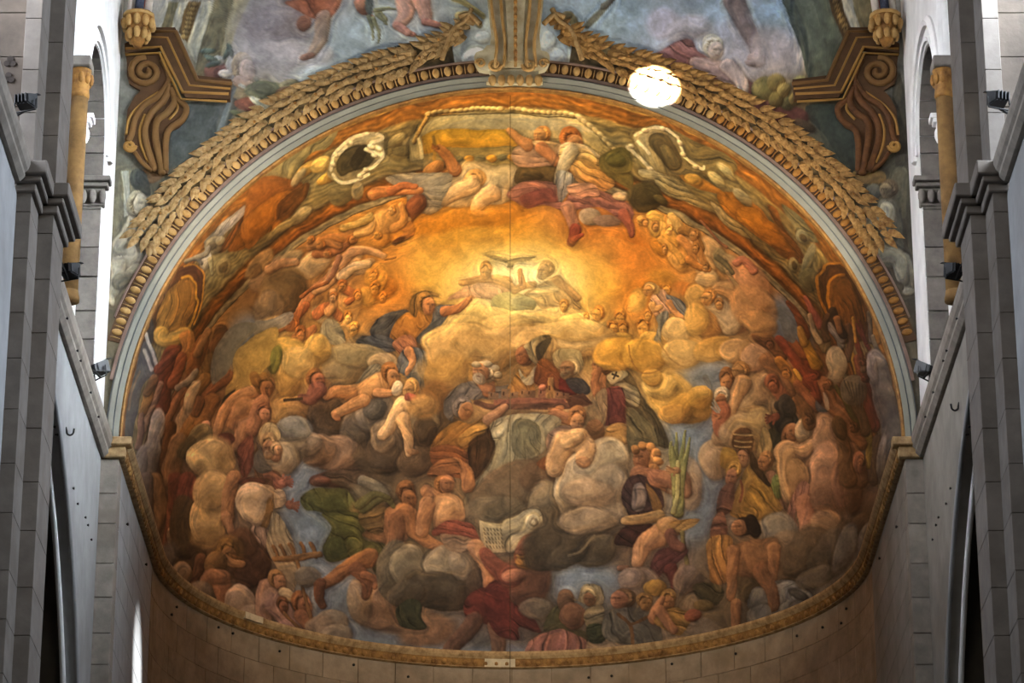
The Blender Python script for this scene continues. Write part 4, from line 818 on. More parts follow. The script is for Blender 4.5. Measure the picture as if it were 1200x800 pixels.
    pg("320,0 480,0 500,60 490,120 590,150 600,200 560,280 520,240 440,210 360,230 320,210 330,130 350,70", (84,80,34), (66,64,28), ang=60, folds=6, fang=50); pg("320,150 380,110 420,200 350,230 318,200", (74,74,34), (60,62,28))
    pg("480,100 560,50 620,30 690,60 690,120 620,190 600,150 520,120", (142,88,52), (104,62,38), folds=2); li("520,210 430,250 320,330", 46, 28, (140,80,40)); li("300,330 295,400 310,440", 26, 16, (104,56,32)); li("460,260 510,320 510,390", 34, 22, (110,62,38)); li("500,290 555,310 550,340", 20, 14, (126,72,44))
    fr(300, 400)
    hd(705, 720, 54, (150,88,46), (112,66,32), 50); pg("480,800 540,770 620,790 640,840 560,900 480,860", (110,78,40), (86,62,34), folds=3)
    pg("600,800 660,770 740,780 760,850 700,930 640,980 590,900", (152,94,54), (124,74,44))
    # wing strokes
    for s in ("500,780 600,740 640,780", "480,760 560,720 620,740"): li(s, 24, 10, (84,78,40), .3)
    fr(300, 600)
    li("690,0 720,80 800,150 880,175", 46, 20, (150,90,48)); hand(880, 175, 22, 0, (146,86,50)); li("640,40 650,100 620,170", 50, 30, (126,76,46))
    # bolster of clouds
    for x, y, rx, ry, c in ((640,270,85,140,(84,74,58)),(700,250,85,95,(112,98,76)),(920,250,140,95,(118,102,80)),(860,370,170,90,(66,54,40)),(980,230,80,90,(120,102,82)),(700,380,90,60,(72,60,46)),(1040,340,60,80,(64,50,38))):
        bl(x, y, rx, ry, 0, c, .34, .1)
    pg("660,440 720,410 770,440 770,500 790,550 740,560 680,540 665,500", (50,52,32), (42,44,28), folds=3, fang=90)
    # seated nude with red cloth
    fr(300, 400)
    hd(890, 670, 54, (150,90,52), (124,76,36), -40); li("800,700 860,740 920,760", 30, 40, (156,98,58)); li("1000,680 980,600 930,560", 34, 26, (152,92,50)); pg("850,560 930,540 960,600 900,620 820,640 800,620", (136,80,40), (116,64,34), folds=2)
    pg("790,760 840,720 920,710 980,760 985,860 960,900 840,900 820,830", (168,114,68), (152,98,58), ang=80); bl(890, 790, 80, 60, 0, (174,122,74), .22, .35); li("800,760 780,840 770,900", 40, 30, (160,102,60))
    fr(300, 600)
    pg("820,90 880,50 960,45 1030,70 1055,160 960,130 880,115 820,120", (140,60,42), (112,44,34), folds=5, fang=15); pg("860,110 1000,120 1060,170 1050,260 1000,200 900,180", (134,104,78), (120,90,66), folds=2)
    li("1040,170 1090,240 1105,330", 46, 34, (156,104,66)); li("1100,330 1110,410 1140,470", 36, 24, (150,98,62)); bl(1165, 478, 40, 18, 30, (154,100,66)); hand(1175, 485, 14, 40, (146,92,60))
    # book and scroll
    pg("1050,40 1110,45 1160,50 1178,180 1090,182 1060,120", (150,134,98), (132,114,82), k=0, sharp=True); pg("1150,55 1200,20 1260,-10 1310,-14 1336,10 1330,60 1260,110 1230,160 1180,176", (154,138,104), (124,106,78), folds=2, fang=-40)
    for i in range(5):
        for j in range(6):
            st(((1072 + j * 15 + i * 3, 70 + i * 20), (1078 + j * 15 + i * 3, 80 + i * 20)), 2.5, (78,62,44), .8)
    bl(1290, 40, 38, 30, 0, (150,136,108), .3); bl(1292, 42, 22, 17, 0, (112,96,74), .3); bl(1292, 44, 11, 9, 0, (148,132,104), .2)
    # atlas angel in red below
    pg("980,400 1060,350 1180,360 1200,560 1110,540 1040,500 980,470", (100,34,26), (80,28,24), folds=4, fang=60); li("1020,510 960,580 900,640", 50, 34, (86,56,42)); bl(895, 660, 50, 22, -10, (84,54,40)); li("1130,540 1135,620 1130,690", 42, 30, (100,68,50))
    fr(600, 600)
    bl(60, 320, 120, 120, 0, (96,58,42), .25, .2); pg("-120,350 -20,300 0,420 60,450 140,560 40,540 30,600 -60,590 -110,500", (100,34,28), (80,28,24), folds=4, fang=40); li("0,300 -90,230 -120,190", 50, 30, (120,56,40)); hd(60, 190, 60, (120,70,42), (118,58,32), -90); bl(85, 225, 70, 46, 0, (146,94,34), .4)
    for x, y in ((40,200),(80,195),(120,215),(130,245),(60,240),(100,255)): bl(x, y, 24, 17, 20, (150,98,38), .5)
    bl(10, 290, 50, 30, 0, (136,84,62), .3); li("40,170 60,120 100,100", 28, 20, (124,66,44)); bl(50, 150, 30, 14, -30, (112,54,34), .3)
    # dark cloud centre
    for x, y, rx, ry, r, c in ((240,130,200,120,-10,(62,50,36)),(160,200,120,80,-20,(56,46,34)),(340,130,110,100,0,(68,56,42)),(350,40,140,60,0,(132,108,82)),(400,180,100,70,-20,(74,62,46)),(260,200,120,60,-25,(58,48,36))):
        bl(x, y, rx, ry, r, c, .24, .18)
    st("270,200 330,180 385,110", 6, (104,88,66), .7)
    # flying putto with red drape
    pg("480,140 540,60 640,50 660,140 600,170 520,160", (58,28,24), (46,24,22), folds=4, fang=20); li("530,40 600,35 680,20", 22, 30, (150,112,62)); li("690,110 620,150 585,230", 56, 26, (162,110,70)); bl(555, 275, 44, 22, -15, (118,70,46)); li("510,250 540,250", 14, 12, (130,80,54)); bl(740, 70, 70, 46, 10, (160,112,66), .3)
    pg("740,50 820,30 885,32 850,70 790,100 750,90", (154,98,34), (150,112,56), folds=3, fang=-20); li("800,100 815,200 828,315", 12, 9, (100,90,44)); pg("640,260 680,180 760,160 830,180 800,230 720,270 660,310", (92,46,44), (74,36,36), folds=4, fang=-30); li("740,270 755,310 760,350", 34, 18, (96,40,36)); li("740,110 760,150 800,170", 30, 24, (100,56,44))
    # bottom right gathering
    for x, y, rx, ry, c in ((600,330,90,80,(112,92,82)),(560,300,60,50,(124,102,92)),(820,330,70,70,(104,84,72)),(110,450,80,50,(92,80,66)),(470,680,220,90,(124,100,76)),(840,560,160,70,(112,96,80)),(760,640,160,50,(118,96,74)),(640,650,90,40,(122,100,78))):
        bl(x, y, rx, ry, 0, c, .22, .2)
    bl(665, 350, 56, 44, 0, (150,106,36), .2, .1)
    pg("150,520 180,460 230,440 250,520 340,560 350,600 260,610 160,560", (70,68,38), (58,58,34), folds=3); hd(260, 420, 46, (112,70,44), (90,58,36), None); bl(290, 490, 64, 60, 0, (100,62,42), .3); pg("320,420 350,345 420,340 440,400 420,450 380,450 360,440 300,410", (124,104,68), (108,88,58), folds=3, fang=100); hd(375, 400, 40, (110,66,36), (120,100,64), 110)
    pg("350,470 430,440 440,520 400,560 350,540", (122,104,74), (100,86,60), folds=3); pg("350,540 430,530 440,600 360,605", (52,58,34), (46,50,32), folds=2)
    pg("70,620 130,570 220,550 300,570 345,610 280,690 80,690", (134,80,68), (108,64,56), ang=60, folds=5, fang=110)
    hd(520, 410, 58, (140,80,52), (88,60,34), 190); pg("440,510 490,470 560,455 640,480 690,540 700,610 660,650 560,620 440,590", (86,80,72), (72,68,62), ang=40, folds=3, fang=80); st("510,490 560,540 560,610", 8, (100,62,30)); st("560,540 640,500", 7, (100,62,30))
    hd(620, 430, 40, (126,84,40), (110,76,36), 60); hd(730, 420, 46, (150,92,50), (146,100,40), 80); li("660,510 680,450 700,410", 26, 16, (148,90,58)); pg("660,520 740,460 840,460 850,500 800,580 760,580 700,550", (146,104,40), (120,84,34), folds=4, fang=30); li("690,470 730,530 760,560", 26, 20, (142,88,58))
    pg("780,450 830,390 880,390 890,450 830,470", (134,110,82), (118,92,68), folds=2); bl(850, 490, 42, 30, -20, (112,52,34), .35); pg("850,350 940,345 990,380 960,440 880,420", (72,62,38), (60,52,34), folds=2); bl(900, 440, 50, 26, 0, (96,74,36), .3)
    fr(830, 480, .275)
    pg("180,770 240,740 340,720 400,740 440,780 430,800 330,790 290,850 170,850", (104,102,98), (84,82,78), folds=5, fang=40)
    fr(900, 600)
    pg("10,380 60,330 120,315 160,345 205,375 200,410 150,400 100,420 60,480 0,510", (124,122,118), (92,90,86), folds=5, fang=-30); bl(140, 380, 50, 24, 20, (70,66,62), .3); li("-40,280 10,360 20,450", 40, 26, (118,72,42))
    hand(-150, 560, 22, 100, (128,78,48)); li("-150,430 -150,520 -150,560", 26, 18, (132,82,48)); pg("-100,470 -30,440 10,470 -10,540 -80,560", (108,104,98), (92,88,82), folds=4, fang=110)
    for x, y, rx, ry, r, c in ((200,150,90,90,0,(96,74,50)),(140,220,90,80,0,(84,66,46)),(260,220,70,80,20,(80,68,52)),(300,170,80,100,20,(92,76,58)),(230,300,100,50,-20,(98,84,66)),(360,160,50,120,15,(112,104,94))):
        bl(x, y, rx, ry, r, c, .25, .2, .85)
    # old plaster: the colours have sunk together, with craze and grime
    lum = CAN.mean(2, keepdims=True)
    soft_c = blur(CAN, int(14 * SC)); soft_l = soft_c.mean(2, keepdims=True) + 1e-3
    CAN[:] = CAN * .70 + (soft_c / soft_l) * lum * .30            # shared tonality
    lum = CAN.mean(2, keepdims=True)
    CAN[:] = CAN * .90 + lum * np.array((1.12, .98, .80)) * .10
    lum = CAN.mean(2, keepdims=True)
    sat = 1.14 - .28 * sstep(300 * SC, 560 * SC, GY)[..., None] - .16 * wall[..., None]
    CAN[:] = lum + (CAN - lum) * sat
    for cx, cy, rx, ry, a in ((606,330,112,56,.22),(606,328,78,40,.20)):      # last golden glaze over the glory
        q = np.sqrt(((WX / SC - cx) / rx) ** 2 + ((WY / SC - cy) / ry) ** 2)
        al = (1 - sstep(.4, 1.1, q))[..., None] * a * dome[..., None]
        CAN[:] = CAN * (1 - al) + np.array((250, 222, 150)) * al
    for cx, cy, rx, ry, a in ((600,392,130,34,.10),(480,300,60,40,.18),(720,300,60,40,.18),(800,420,70,50,.14),(330,410,70,40,.14)):
        q = np.sqrt(((WX / SC - cx) / rx) ** 2 + ((WY / SC - cy) / ry) ** 2)
        al = (1 - sstep(.3, 1.1, q))[..., None] * a * dome[..., None]
        CAN[:] = CAN * (1 - al) + np.array((222, 172, 92)) * al
    brushwork(.85)
    CAN[wall] *= np.array((1.06, 1.13, 1.17), np.float32)
    CAN[:] = CAN * 1.35 - blur(CAN, 2) * .35                       # crisp brush edges
    g = 1 + .08 * noise(1.2, 41) + .06 * noise(3, 42) + .08 * N80 + .05 * N12
    CAN[:] = np.clip(CAN * g[..., None], 8, 250)
# ------------------------------------------------------------------ helpers
def obj(name, me, mat=None, parent=None, loc=None, kind=None, label=None, cat=None, group=None):
    o = bpy.data.objects.new(name, me); COL.objects.link(o)
    if mat is not None and me is not None and not me.materials: me.materials.append(mat)
    if loc is not None: o.location = loc
    if parent is not None: o.parent = parent
    if kind: o['kind'] = kind
    if label: o['label'] = label
    if cat: o['category'] = cat
    if group: o['group'] = group
    return o

def empty(name, loc=(0, 0, 0), label=None, cat=None, group=None, kind=None, rz=0):
    o = obj(name, None, None, None, loc, kind, label, cat, group); o.rotation_euler = (0, 0, rz)
    o.empty_display_size = .2
    return o

def copy_tree(o, parent=None):
    c = o.copy(); COL.objects.link(c); c.parent = parent
    for ch in list(o.children):
        copy_tree(ch, c)
    return c

def mesh(verts, faces, smooth=False, name='m'):
    me = bpy.data.meshes.new(name); me.from_pydata([tuple(v) for v in verts], [], faces); me.update()
    if smooth:
        me.polygons.foreach_set('use_smooth', [True] * len(me.polygons))
    return me

def from_bm(bm, smooth=False):
    bmesh.ops.recalc_face_normals(bm, faces=bm.faces[:])
    me = bpy.data.meshes.new('m'); bm.to_mesh(me); bm.free()
    if smooth: me.polygons.foreach_set('use_smooth', [True] * len(me.polygons))
    return me

def bm_box(bm, x0, x1, y0, y1, z0, z1, bev=0):
    r = bmesh.ops.create_cube(bm, size=1)
    for v in r['verts']:
        v.co = Vector(((x0 + x1) / 2 + v.co.x * (x1 - x0), (y0 + y1) / 2 + v.co.y * (y1 - y0), (z0 + z1) / 2 + v.co.z * (z1 - z0)))
    if bev:
        es = list({e for v in r['verts'] for e in v.link_edges})
        bmesh.ops.bevel(bm, geom=es, offset=bev, segments=1, affect='EDGES')

def box_mesh(x0, x1, y0, y1, z0, z1, bev=0):
    bm = bmesh.new(); bm_box(bm, x0, x1, y0, y1, z0, z1, bev); return from_bm(bm)

def sweep(path, profile, frame, closed_profile=True, caps=True, smooth=False):
    """profile [(a,b)] swept along path; frame(i) -> (origin, A, B)"""
    V, Fc = [], []
    n = len(profile)
    for i in range(len(path)):
        o, A, B = frame(i)
        for a, b in profile: V.append(o + A * a + B * b)
    m = n if closed_profile else n - 1
    for i in range(len(path) - 1):
        for j in range(m):
            k = (j + 1) % n
            Fc.append((i * n + j, i * n + k, (i + 1) * n + k, (i + 1) * n + j))
    if caps and closed_profile:
        Fc.append(tuple(range(n))[::-1]); Fc.append(tuple((len(path) - 1) * n + j for j in range(n)))
    return mesh(V, Fc, smooth)

def bm_tube(bm, P, radii, seg=8):
    P = [Vector(p) for p in P]; rings = []
    for i, p in enumerate(P):
        t = (P[min(i + 1, len(P) - 1)] - P[max(i - 1, 0)]).normalized()
        u = t.orthogonal().normalized() if i == 0 else (rings_u - t * rings_u.dot(t)).normalized()
        rings_u = u; w = t.cross(u)
        r = radii[i] if isinstance(radii, (list, tuple)) else radii
        rings.append([bm.verts.new(p + (u * math.cos(a) + w * math.sin(a)) * r) for a in [k * 2 * math.pi / seg for k in range(seg)]])
    for a, b in zip(rings, rings[1:]):
        for k in range(seg):
            bm.faces.new((a[k], a[(k + 1) % seg], b[(k + 1) % seg], b[k]))
    bm.faces.new(rings[0][::-1]); bm.faces.new(rings[-1])

def tube_mesh(P, radii, seg=8, smooth=True):
    bm = bmesh.new(); bm_tube(bm, P, radii, seg); return from_bm(bm, smooth)

# ------------------------------------------------------------------ materials
def mat(name, color, rough=.85, var=.12, scale=3.0, rnd=.0, bump=.0, spec=.25, metal=0, color2=None, stain=None, stretch=None):
    m = bpy.data.materials.new(name); m.use_nodes = True
    nt = m.node_tree; N = nt.nodes; L = nt.links
    b = N['Principled BSDF']; b.inputs['Roughness'].default_value = rough; b.inputs['Metallic'].default_value = metal
    b.inputs['Specular IOR Level'].default_value = spec
    tc = N.new('ShaderNodeTexCoord'); src = tc.outputs['Object']
    geo = N.new('ShaderNodeNewGeometry'); src = geo.outputs['Position']
    if stretch:
        mp = N.new('ShaderNodeMapping'); mp.inputs['Scale'].default_value = stretch; L.new(src, mp.inputs['Vector']); src = mp.outputs['Vector']
    nz = N.new('ShaderNodeTexNoise'); nz.inputs['Scale'].default_value = scale; nz.inputs['Detail'].default_value = 7; nz.inputs['Roughness'].default_value = .62
    L.new(src, nz.inputs['Vector'])
    rp = N.new('ShaderNodeValToRGB'); c = np.array(color[:3]); c2 = np.array(color2 if color2 else c * (1 - var * 2.2))
    rp.color_ramp.elements[0].position = .32; rp.color_ramp.elements[1].position = .66
    rp.color_ramp.elements[0].color = (*c2, 1); rp.color_ramp.elements[1].color = (*np.clip(c * (1 + var), 0, 1), 1)
    L.new(nz.outputs['Fac'], rp.inputs['Fac']); out = rp.outputs['Color']
    if stain:
        n2 = N.new('ShaderNodeTexNoise'); n2.inputs['Scale'].default_value = scale * .35; n2.inputs['Detail'].default_value = 4
        L.new(src, n2.inputs['Vector'])
        r2 = N.new('ShaderNodeValToRGB'); r2.color_ramp.elements[0].position = .5; r2.color_ramp.elements[1].position = .72
        r2.color_ramp.elements[0].color = (0, 0, 0, 1); r2.color_ramp.elements[1].color = (.75, .75, .75, 1); L.new(n2.outputs['Fac'], r2.inputs['Fac'])
        mx = N.new('ShaderNodeMixRGB'); mx.inputs['Color2'].default_value = (*stain, 1); L.new(r2.outputs['Color'], mx.inputs['Fac']); L.new(out, mx.inputs['Color1']); out = mx.outputs['Color']
    if rnd:
        oi = N.new('ShaderNodeObjectInfo'); mr = N.new('ShaderNodeMapRange'); mr.inputs['To Min'].default_value = 1 - rnd; mr.inputs['To Max'].default_value = 1 + rnd
        L.new(oi.outputs['Random'], mr.inputs['Value'])
        hs = N.new('ShaderNodeHueSaturation'); L.new(mr.outputs['Result'], hs.inputs['Value']); L.new(out, hs.inputs['Color']); out = hs.outputs['Color']
    L.new(out, b.inputs['Base Color'])
    if bump:
        bp = N.new('ShaderNodeBump'); bp.inputs['Strength'].default_value = bump; bp.inputs['Distance'].default_value = .02
        L.new(nz.outputs['Fac'], bp.inputs['Height']); L.new(bp.outputs['Normal'], b.inputs['Normal'])
    return m

def lin(r, g, b):
    f = lambda c: (c / 255 / 12.92) if c <= 10.3 else ((c / 255 + .055) / 1.055) ** 2.4
    return (f(r), f(g), f(b))

M = {}
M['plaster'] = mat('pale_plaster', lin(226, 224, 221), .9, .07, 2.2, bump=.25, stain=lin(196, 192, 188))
M['plaster_low'] = mat('grey_plaster', lin(150, 150, 150), .9, .08, 2.2, bump=.25, stain=lin(126, 124, 122))  # darker copy of the pale plaster, for weaker light on lower walls
M['plaster_dim'] = mat('shaded_plaster', lin(134, 129, 121), .9, .1, 2.2, bump=.25, stain=lin(108, 101, 91))  # darker still: dimmer light of the right side put into the colour
M['stone'] = mat('grey_limestone', lin(136, 128, 118), .9, .12, 5, rnd=.10, bump=.4, stain=lin(112, 102, 92))
M['pier'] = mat('pier_limestone', lin(112, 105, 98), .9, .10, 4, rnd=.06, bump=.3, stain=lin(96, 87, 78))
M['apse_stone'] = mat('warm_limestone', lin(148, 131, 110), .9, .13, 4, rnd=.08, bump=.4, stain=lin(122, 104, 80))
M['ashlar'] = mat('beige_ashlar', lin(86, 77, 68), .9, .12, 4, rnd=.07, bump=.4, stain=lin(74, 65, 57))
M['mortar_warm'] = mat('warm_mortar', lin(128, 110, 88), .95, .1, 8)
M['mortar'] = mat('mortar', lin(98, 92, 86), .95, .1, 8)
M['jamb'] = mat('jamb_stone', lin(116, 109, 102), .9, .12, 6, rnd=.12, bump=.35)
M['dark_hall'] = mat('aisle_shadow_plaster', lin(120, 112, 100), .95, .1, 2)
M['cornice'] = mat('ochre_cornice', lin(150, 112, 62), .75, .2, 9, bump=.3, color2=lin(96, 66, 34), stain=lin(128, 92, 52))
M['cornice_edge'] = mat('worn_ochre_edge', lin(168, 140, 100), .8, .16, 9, bump=.2, color2=lin(120, 94, 62))
M['cornice_repair'] = mat('bare_plaster_repair', lin(196, 180, 150), .85, .1, 9, bump=.2)
M['gilt'] = mat('painted_gilt', lin(172, 140, 88), .6, .14, 9, rnd=.10, bump=.1, color2=lin(150, 112, 60))
M['gilt_dark'] = mat('dull_gilt', lin(150, 108, 52), .65, .16, 9, rnd=.06, color2=lin(104, 70, 34))  # deeper ochre tone of gilt for beads and capitals
M['gilt_right'] = mat('brown_gilt', lin(150, 104, 44), .6, .15, 9, rnd=.10, color2=lin(116, 76, 30))
M['arch_grey'] = mat('grey_arch_stucco', lin(134, 133, 121), .7, .06, 3, bump=.1)
M['arch_line'] = mat('slate_line', lin(96, 102, 110), .8, .1, 5)
M['mauve'] = mat('mauve_brown_fillet', lin(126, 104, 92), .8, .12, 6)
M['leaf'] = mat('garland_ochre', lin(160, 134, 92), .7, .14, 14, rnd=.2, color2=lin(128, 96, 54))
M['leaf_right'] = mat('garland_ochre_warm', lin(166, 128, 74), .7, .14, 14, rnd=.2, color2=lin(112, 78, 38))
M['console'] = mat('console_stucco', lin(196, 188, 158), .7, .10, 5, bump=.15, color2=lin(160, 142, 106))
M['scroll'] = mat('scroll_ochre', lin(102, 75, 40), .7, .2, 5, bump=.15, color2=lin(100, 68, 32))
M['scroll_dark'] = mat('scroll_brown', lin(78, 54, 32), .75, .2, 6, color2=lin(70, 48, 28))
M['scroll_red'] = mat('scroll_russet', lin(98, 62, 30), .7, .2, 5, bump=.15, color2=lin(66, 40, 20))
M['scroll_line'] = mat('scroll_highlight', lin(134, 100, 50), .7, .15, 6, color2=lin(160, 118, 56))
M['black'] = mat('black_enamel', (.006, .006, .007), .45, .1, 8)
M['iron'] = mat('dark_iron', (.012, .011, .010), .6, .2, 12)
M['lens'] = mat('lamp_glass', (.08, .08, .08), .15, .05, 4, spec=.6)
M['wire'] = mat('grey_wire', lin(88, 72, 48), .7, .1, 12)
M['red_paint'] = mat('red_rib_paint', lin(176, 96, 78), .8, .15, 20)
M['blue_paint'] = mat('blue_rib_paint', lin(60, 66, 84), .8, .2, 30)
M['white_paint'] = mat('white_rib_paint', lin(206, 198, 188), .8, .08, 8)
M['lamplit_wall'] = mat('lamplit_plaster', lin(124, 94, 54), .8, .15, 5, color2=lin(96, 70, 38))  # ochre stands for warm lamplight on a strip of choir wall

# ------------------------------------------------------------------ fresco surfaces
paint_fresco()
LINCAN = (CAN / 255.0).astype(np.float32)
LINCAN = np.where(LINCAN <= .04045, LINCAN / 12.92, ((LINCAN + .055) / 1.055) ** 2.4)

def sample(u, v):
    u = np.clip(u * SC, 0, PW - 1.001); v = np.clip(v * SC, 0, PH - 1.001)
    x0 = u.astype(int); y0 = v.astype(int); tx = (u - x0)[:, None]; ty = (v - y0)[:, None]
    return (LINCAN[y0, x0] * (1 - tx) + LINCAN[y0, x0 + 1] * tx) * (1 - ty) + (LINCAN[y0 + 1, x0] * (1 - tx) + LINCAN[y0 + 1, x0 + 1] * tx) * ty

def fresco_material(name, gain):
    m = bpy.data.materials.new(name); m.use_nodes = True
    N = m.node_tree.nodes; L = m.node_tree.links
    b = N['Principled BSDF']; b.inputs['Roughness'].default_value = .75; b.inputs['Specular IOR Level'].default_value = .18
    at = N.new('ShaderNodeAttribute'); at.attribute_name = 'pigment'
    nz = N.new('ShaderNodeTexNoise'); nz.inputs['Scale'].default_value = 28; nz.inputs['Detail'].default_value = 5
    geo = N.new('ShaderNodeNewGeometry'); L.new(geo.outputs['Position'], nz.inputs['Vector'])
    mr = N.new('ShaderNodeMapRange'); mr.inputs['To Min'].default_value = gain * .86; mr.inputs['To Max'].default_value = gain * 1.14; L.new(nz.outputs['Fac'], mr.inputs['Value'])
    vm = N.new('ShaderNodeVectorMath'); vm.operation = 'SCALE'; L.new(at.outputs['Color'], vm.inputs[0]); L.new(mr.outputs['Result'], vm.inputs['Scale'])
    L.new(vm.outputs['Vector'], b.inputs['Base Color'])
    bp = N.new('ShaderNodeBump'); bp.inputs['Strength'].default_value = .12; bp.inputs['Distance'].default_value = .01; L.new(nz.outputs['Fac'], bp.inputs['Height']); L.new(bp.outputs['Normal'], b.inputs['Normal'])
    return m
M['fresco'] = fresco_material('fresco_plaster', 1.0)

def painted_grid(name, P, nu, nv, flip=False, **kw):
    """P: (nu*nv,3) array of plaster points in rows of nv"""
    me = bpy.data.meshes.new(name)
    i = (np.arange(nu - 1)[:, None] * nv + np.arange(nv - 1)[None]).ravel()
    q = np.stack([i, i + nv, i + nv + 1, i + 1], 1)
    if flip: q = q[:, ::-1]
    me.vertices.add(len(P)); me.vertices.foreach_set('co', P.astype(np.float32).ravel())
    me.loops.add(q.size); me.loops.foreach_set('vertex_index', q.ravel().astype(np.int32))
    me.polygons.add(len(q)); me.polygons.foreach_set('loop_start', np.arange(0, q.size, 4, dtype=np.int32)); me.polygons.foreach_set('loop_total', np.full(len(q), 4, np.int32))
    me.polygons.foreach_set('use_smooth', np.ones(len(q), bool))
    me.update(calc_edges=True)
    u, v = chart(P[:, 0], P[:, 1], P[:, 2])
    c = np.ones((len(P), 4), np.float32); c[:, :3] = sample(u, v)
    a = me.color_attributes.new('pigment', 'FLOAT_COLOR', 'POINT'); a.data.foreach_set('color', c.ravel())
    return obj(name, me, M['fresco'], **kw)

PI = math.pi
Y0, YD = Y_ARCH, Y_ARCH + L_BARREL
XW = 5.15                      # inner face of choir walls

# semi-dome: longitude th 0..pi on plan, latitude la from springing to crown
nu, nv = 1120, 620
th = np.linspace(0, PI, nu)[:, None]; s = np.linspace(0, 1, nv)[None]
la = (s ** .92) * PI / 2 * .9985
dome = np.stack([R_ARCH * np.cos(th) * np.cos(la), YD + R_ARCH * np.sin(th) * np.cos(la), Z_SPR + R_ARCH * np.sin(la) + 0 * th], -1).reshape(-1, 3)
painted_grid('apse_semidome_fresco', dome, nu, nv, kind='structure', label='painted half dome of heaven crowded with saints, angels and clouds')
# barrel in front of it, a little stilted below the springing down to the cornice
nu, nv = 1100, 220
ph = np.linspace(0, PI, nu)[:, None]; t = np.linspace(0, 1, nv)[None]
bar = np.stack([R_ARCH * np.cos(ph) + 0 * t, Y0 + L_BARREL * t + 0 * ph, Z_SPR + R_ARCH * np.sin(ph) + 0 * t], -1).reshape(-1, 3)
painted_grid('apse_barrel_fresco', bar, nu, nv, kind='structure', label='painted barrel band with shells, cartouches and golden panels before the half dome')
# wall above the arch, with painted sky and ornament
Z_TOP = 24.2
nu, nv = 1050, 190
ph = np.linspace(0, PI, nu); R_OUT = R_ARCH + .20
cx, sx = np.cos(ph), np.sin(ph)
with np.errstate(divide='ignore'):
    rmax = np.minimum(np.where(np.abs(cx) > 1e-6, (XW + .0) / np.abs(cx), 1e9), np.where(sx > 1e-6, (Z_TOP - Z_SPR) / np.maximum(sx, 1e-9), 1e9))
rr = R_OUT - .03 + (np.maximum(rmax, R_OUT) - R_OUT + .03)[:, None] * np.linspace(0, 1, nv)[None]
wl = np.stack([cx[:, None] * rr, np.full_like(rr, Y0), Z_SPR + sx[:, None] * rr], -1).reshape(-1, 3)
painted_grid('wall_above_arch_fresco', wl, nu, nv, kind='structure', label='flat wall over the arch painted with pale sky, draped legs and putti')

# ------------------------------------------------------------------ arch mouldings (swept round the opening)
def arch_sweep(name, prof, m, parent=None, n=140, a0=0.0, a1=PI, **kw):
    path = [a0 + (a1 - a0) * i / (n - 1) for i in range(n)]
    def fr_(i):
        a = path[i]
        return Vector((0, Y0, Z_SPR)), Vector((math.cos(a), 0, math.sin(a))), Vector((0, 1, 0))
    return obj(name, sweep(path, prof, fr_), m, parent, **kw)
R0 = R_ARCH
arch = empty('trim_1', (0, 0, 0), 'pale grey moulded arch with gilt egg border framing the painted apse', None, None, 'structure')
arch_sweep('inner_bead', [(R0 - .012, -.03), (R0 + .012, -.045), (R0 + .03, -.03), (R0 + .03, .05), (R0 - .012, .05)], M['gilt_dark'], arch)
arch_sweep('inner_fascia', [(R0 + .03, .03), (R0 + .03, -.03), (R0 + .10, -.04), (R0 + .10, .03)], M['arch_grey'], arch)
arch_sweep('slate_fillet', [(R0 + .10, .03), (R0 + .10, -.022), (R0 + .118, -.022), (R0 + .118, .03)], M['arch_line'], arch)
arch_sweep('outer_fascia', [(R0 + .115, .03), (R0 + .115, -.045), (R0 + .17, -.06), (R0 + .185, -.05), (R0 + .185, .03)], M['arch_grey'], arch)
arch_sweep('slate_fillet', [(R0 + .185, .03), (R0 + .185, -.03), (R0 + .20, -.03), (R0 + .20, .03)], M['arch_line'], arch)
A_LIM = math.acos(min(1, XW / (R0 + .30)))
arch_sweep('brown_fillet', [(R0 + .20, .02), (R0 + .20, -.04), (R0 + .245, -.035), (R0 + .245, .02)], M['mauve'], arch, a0=.16, a1=PI - .16)
arch_sweep('egg_bed', [(R0 + .245, .02), (R0 + .245, -.012), (R0 + .41, -.02), (R0 + .41, .02)], M['scroll_dark'], arch, a0=.26, a1=PI - .26)
arch_sweep('outer_bead', [(R0 + .41, .02), (R0 + .41, -.035), (R0 + .435, -.035), (R0 + .435, .02)], M['mauve'], arch, a0=.32, a1=PI - .32)

def oval_mesh(rx, ry, rz, u=8, v=5):
    bm = bmesh.new(); bmesh.ops.create_uvsphere(bm, u_segments=u, v_segments=v, radius=1)
    for w in bm.verts: w.co = Vector((w.co.x * rx, w.co.y * ry, w.co.z * rz))
    return from_bm(bm, True)
egg = oval_mesh(.048, .032, .072, 8, 6)                # z = radial
dart = oval_mesh(.009, .016, .075, 6, 4)
eggR = egg.copy(); dartR = dart.copy()
egg.materials.append(M['gilt']); dart.materials.append(M['gilt']); eggR.materials.append(M['gilt_right']); dartR.materials.append(M['gilt_right'])
n_egg = 88
for i in range(n_egg):
    a = .27 + (PI - .54) * (i + .5) / n_egg
    if abs(a - PI / 2) < .062: continue
    r = R0 + .325
    if abs(r * math.cos(a)) > XW - .04: continue
    for me_, da, nm in ((egg, 0, 'egg'), (dart, (PI - .54) / n_egg / 2, 'dart')):
        b = a + da
        if a < 1.05: me_ = eggR if nm == 'egg' else dartR
        o = obj(nm, me_, None, arch, (r * math.cos(b), Y0 - .02, Z_SPR + r * math.sin(b)))
        o.rotation_euler = (0, PI / 2 - b, 0)

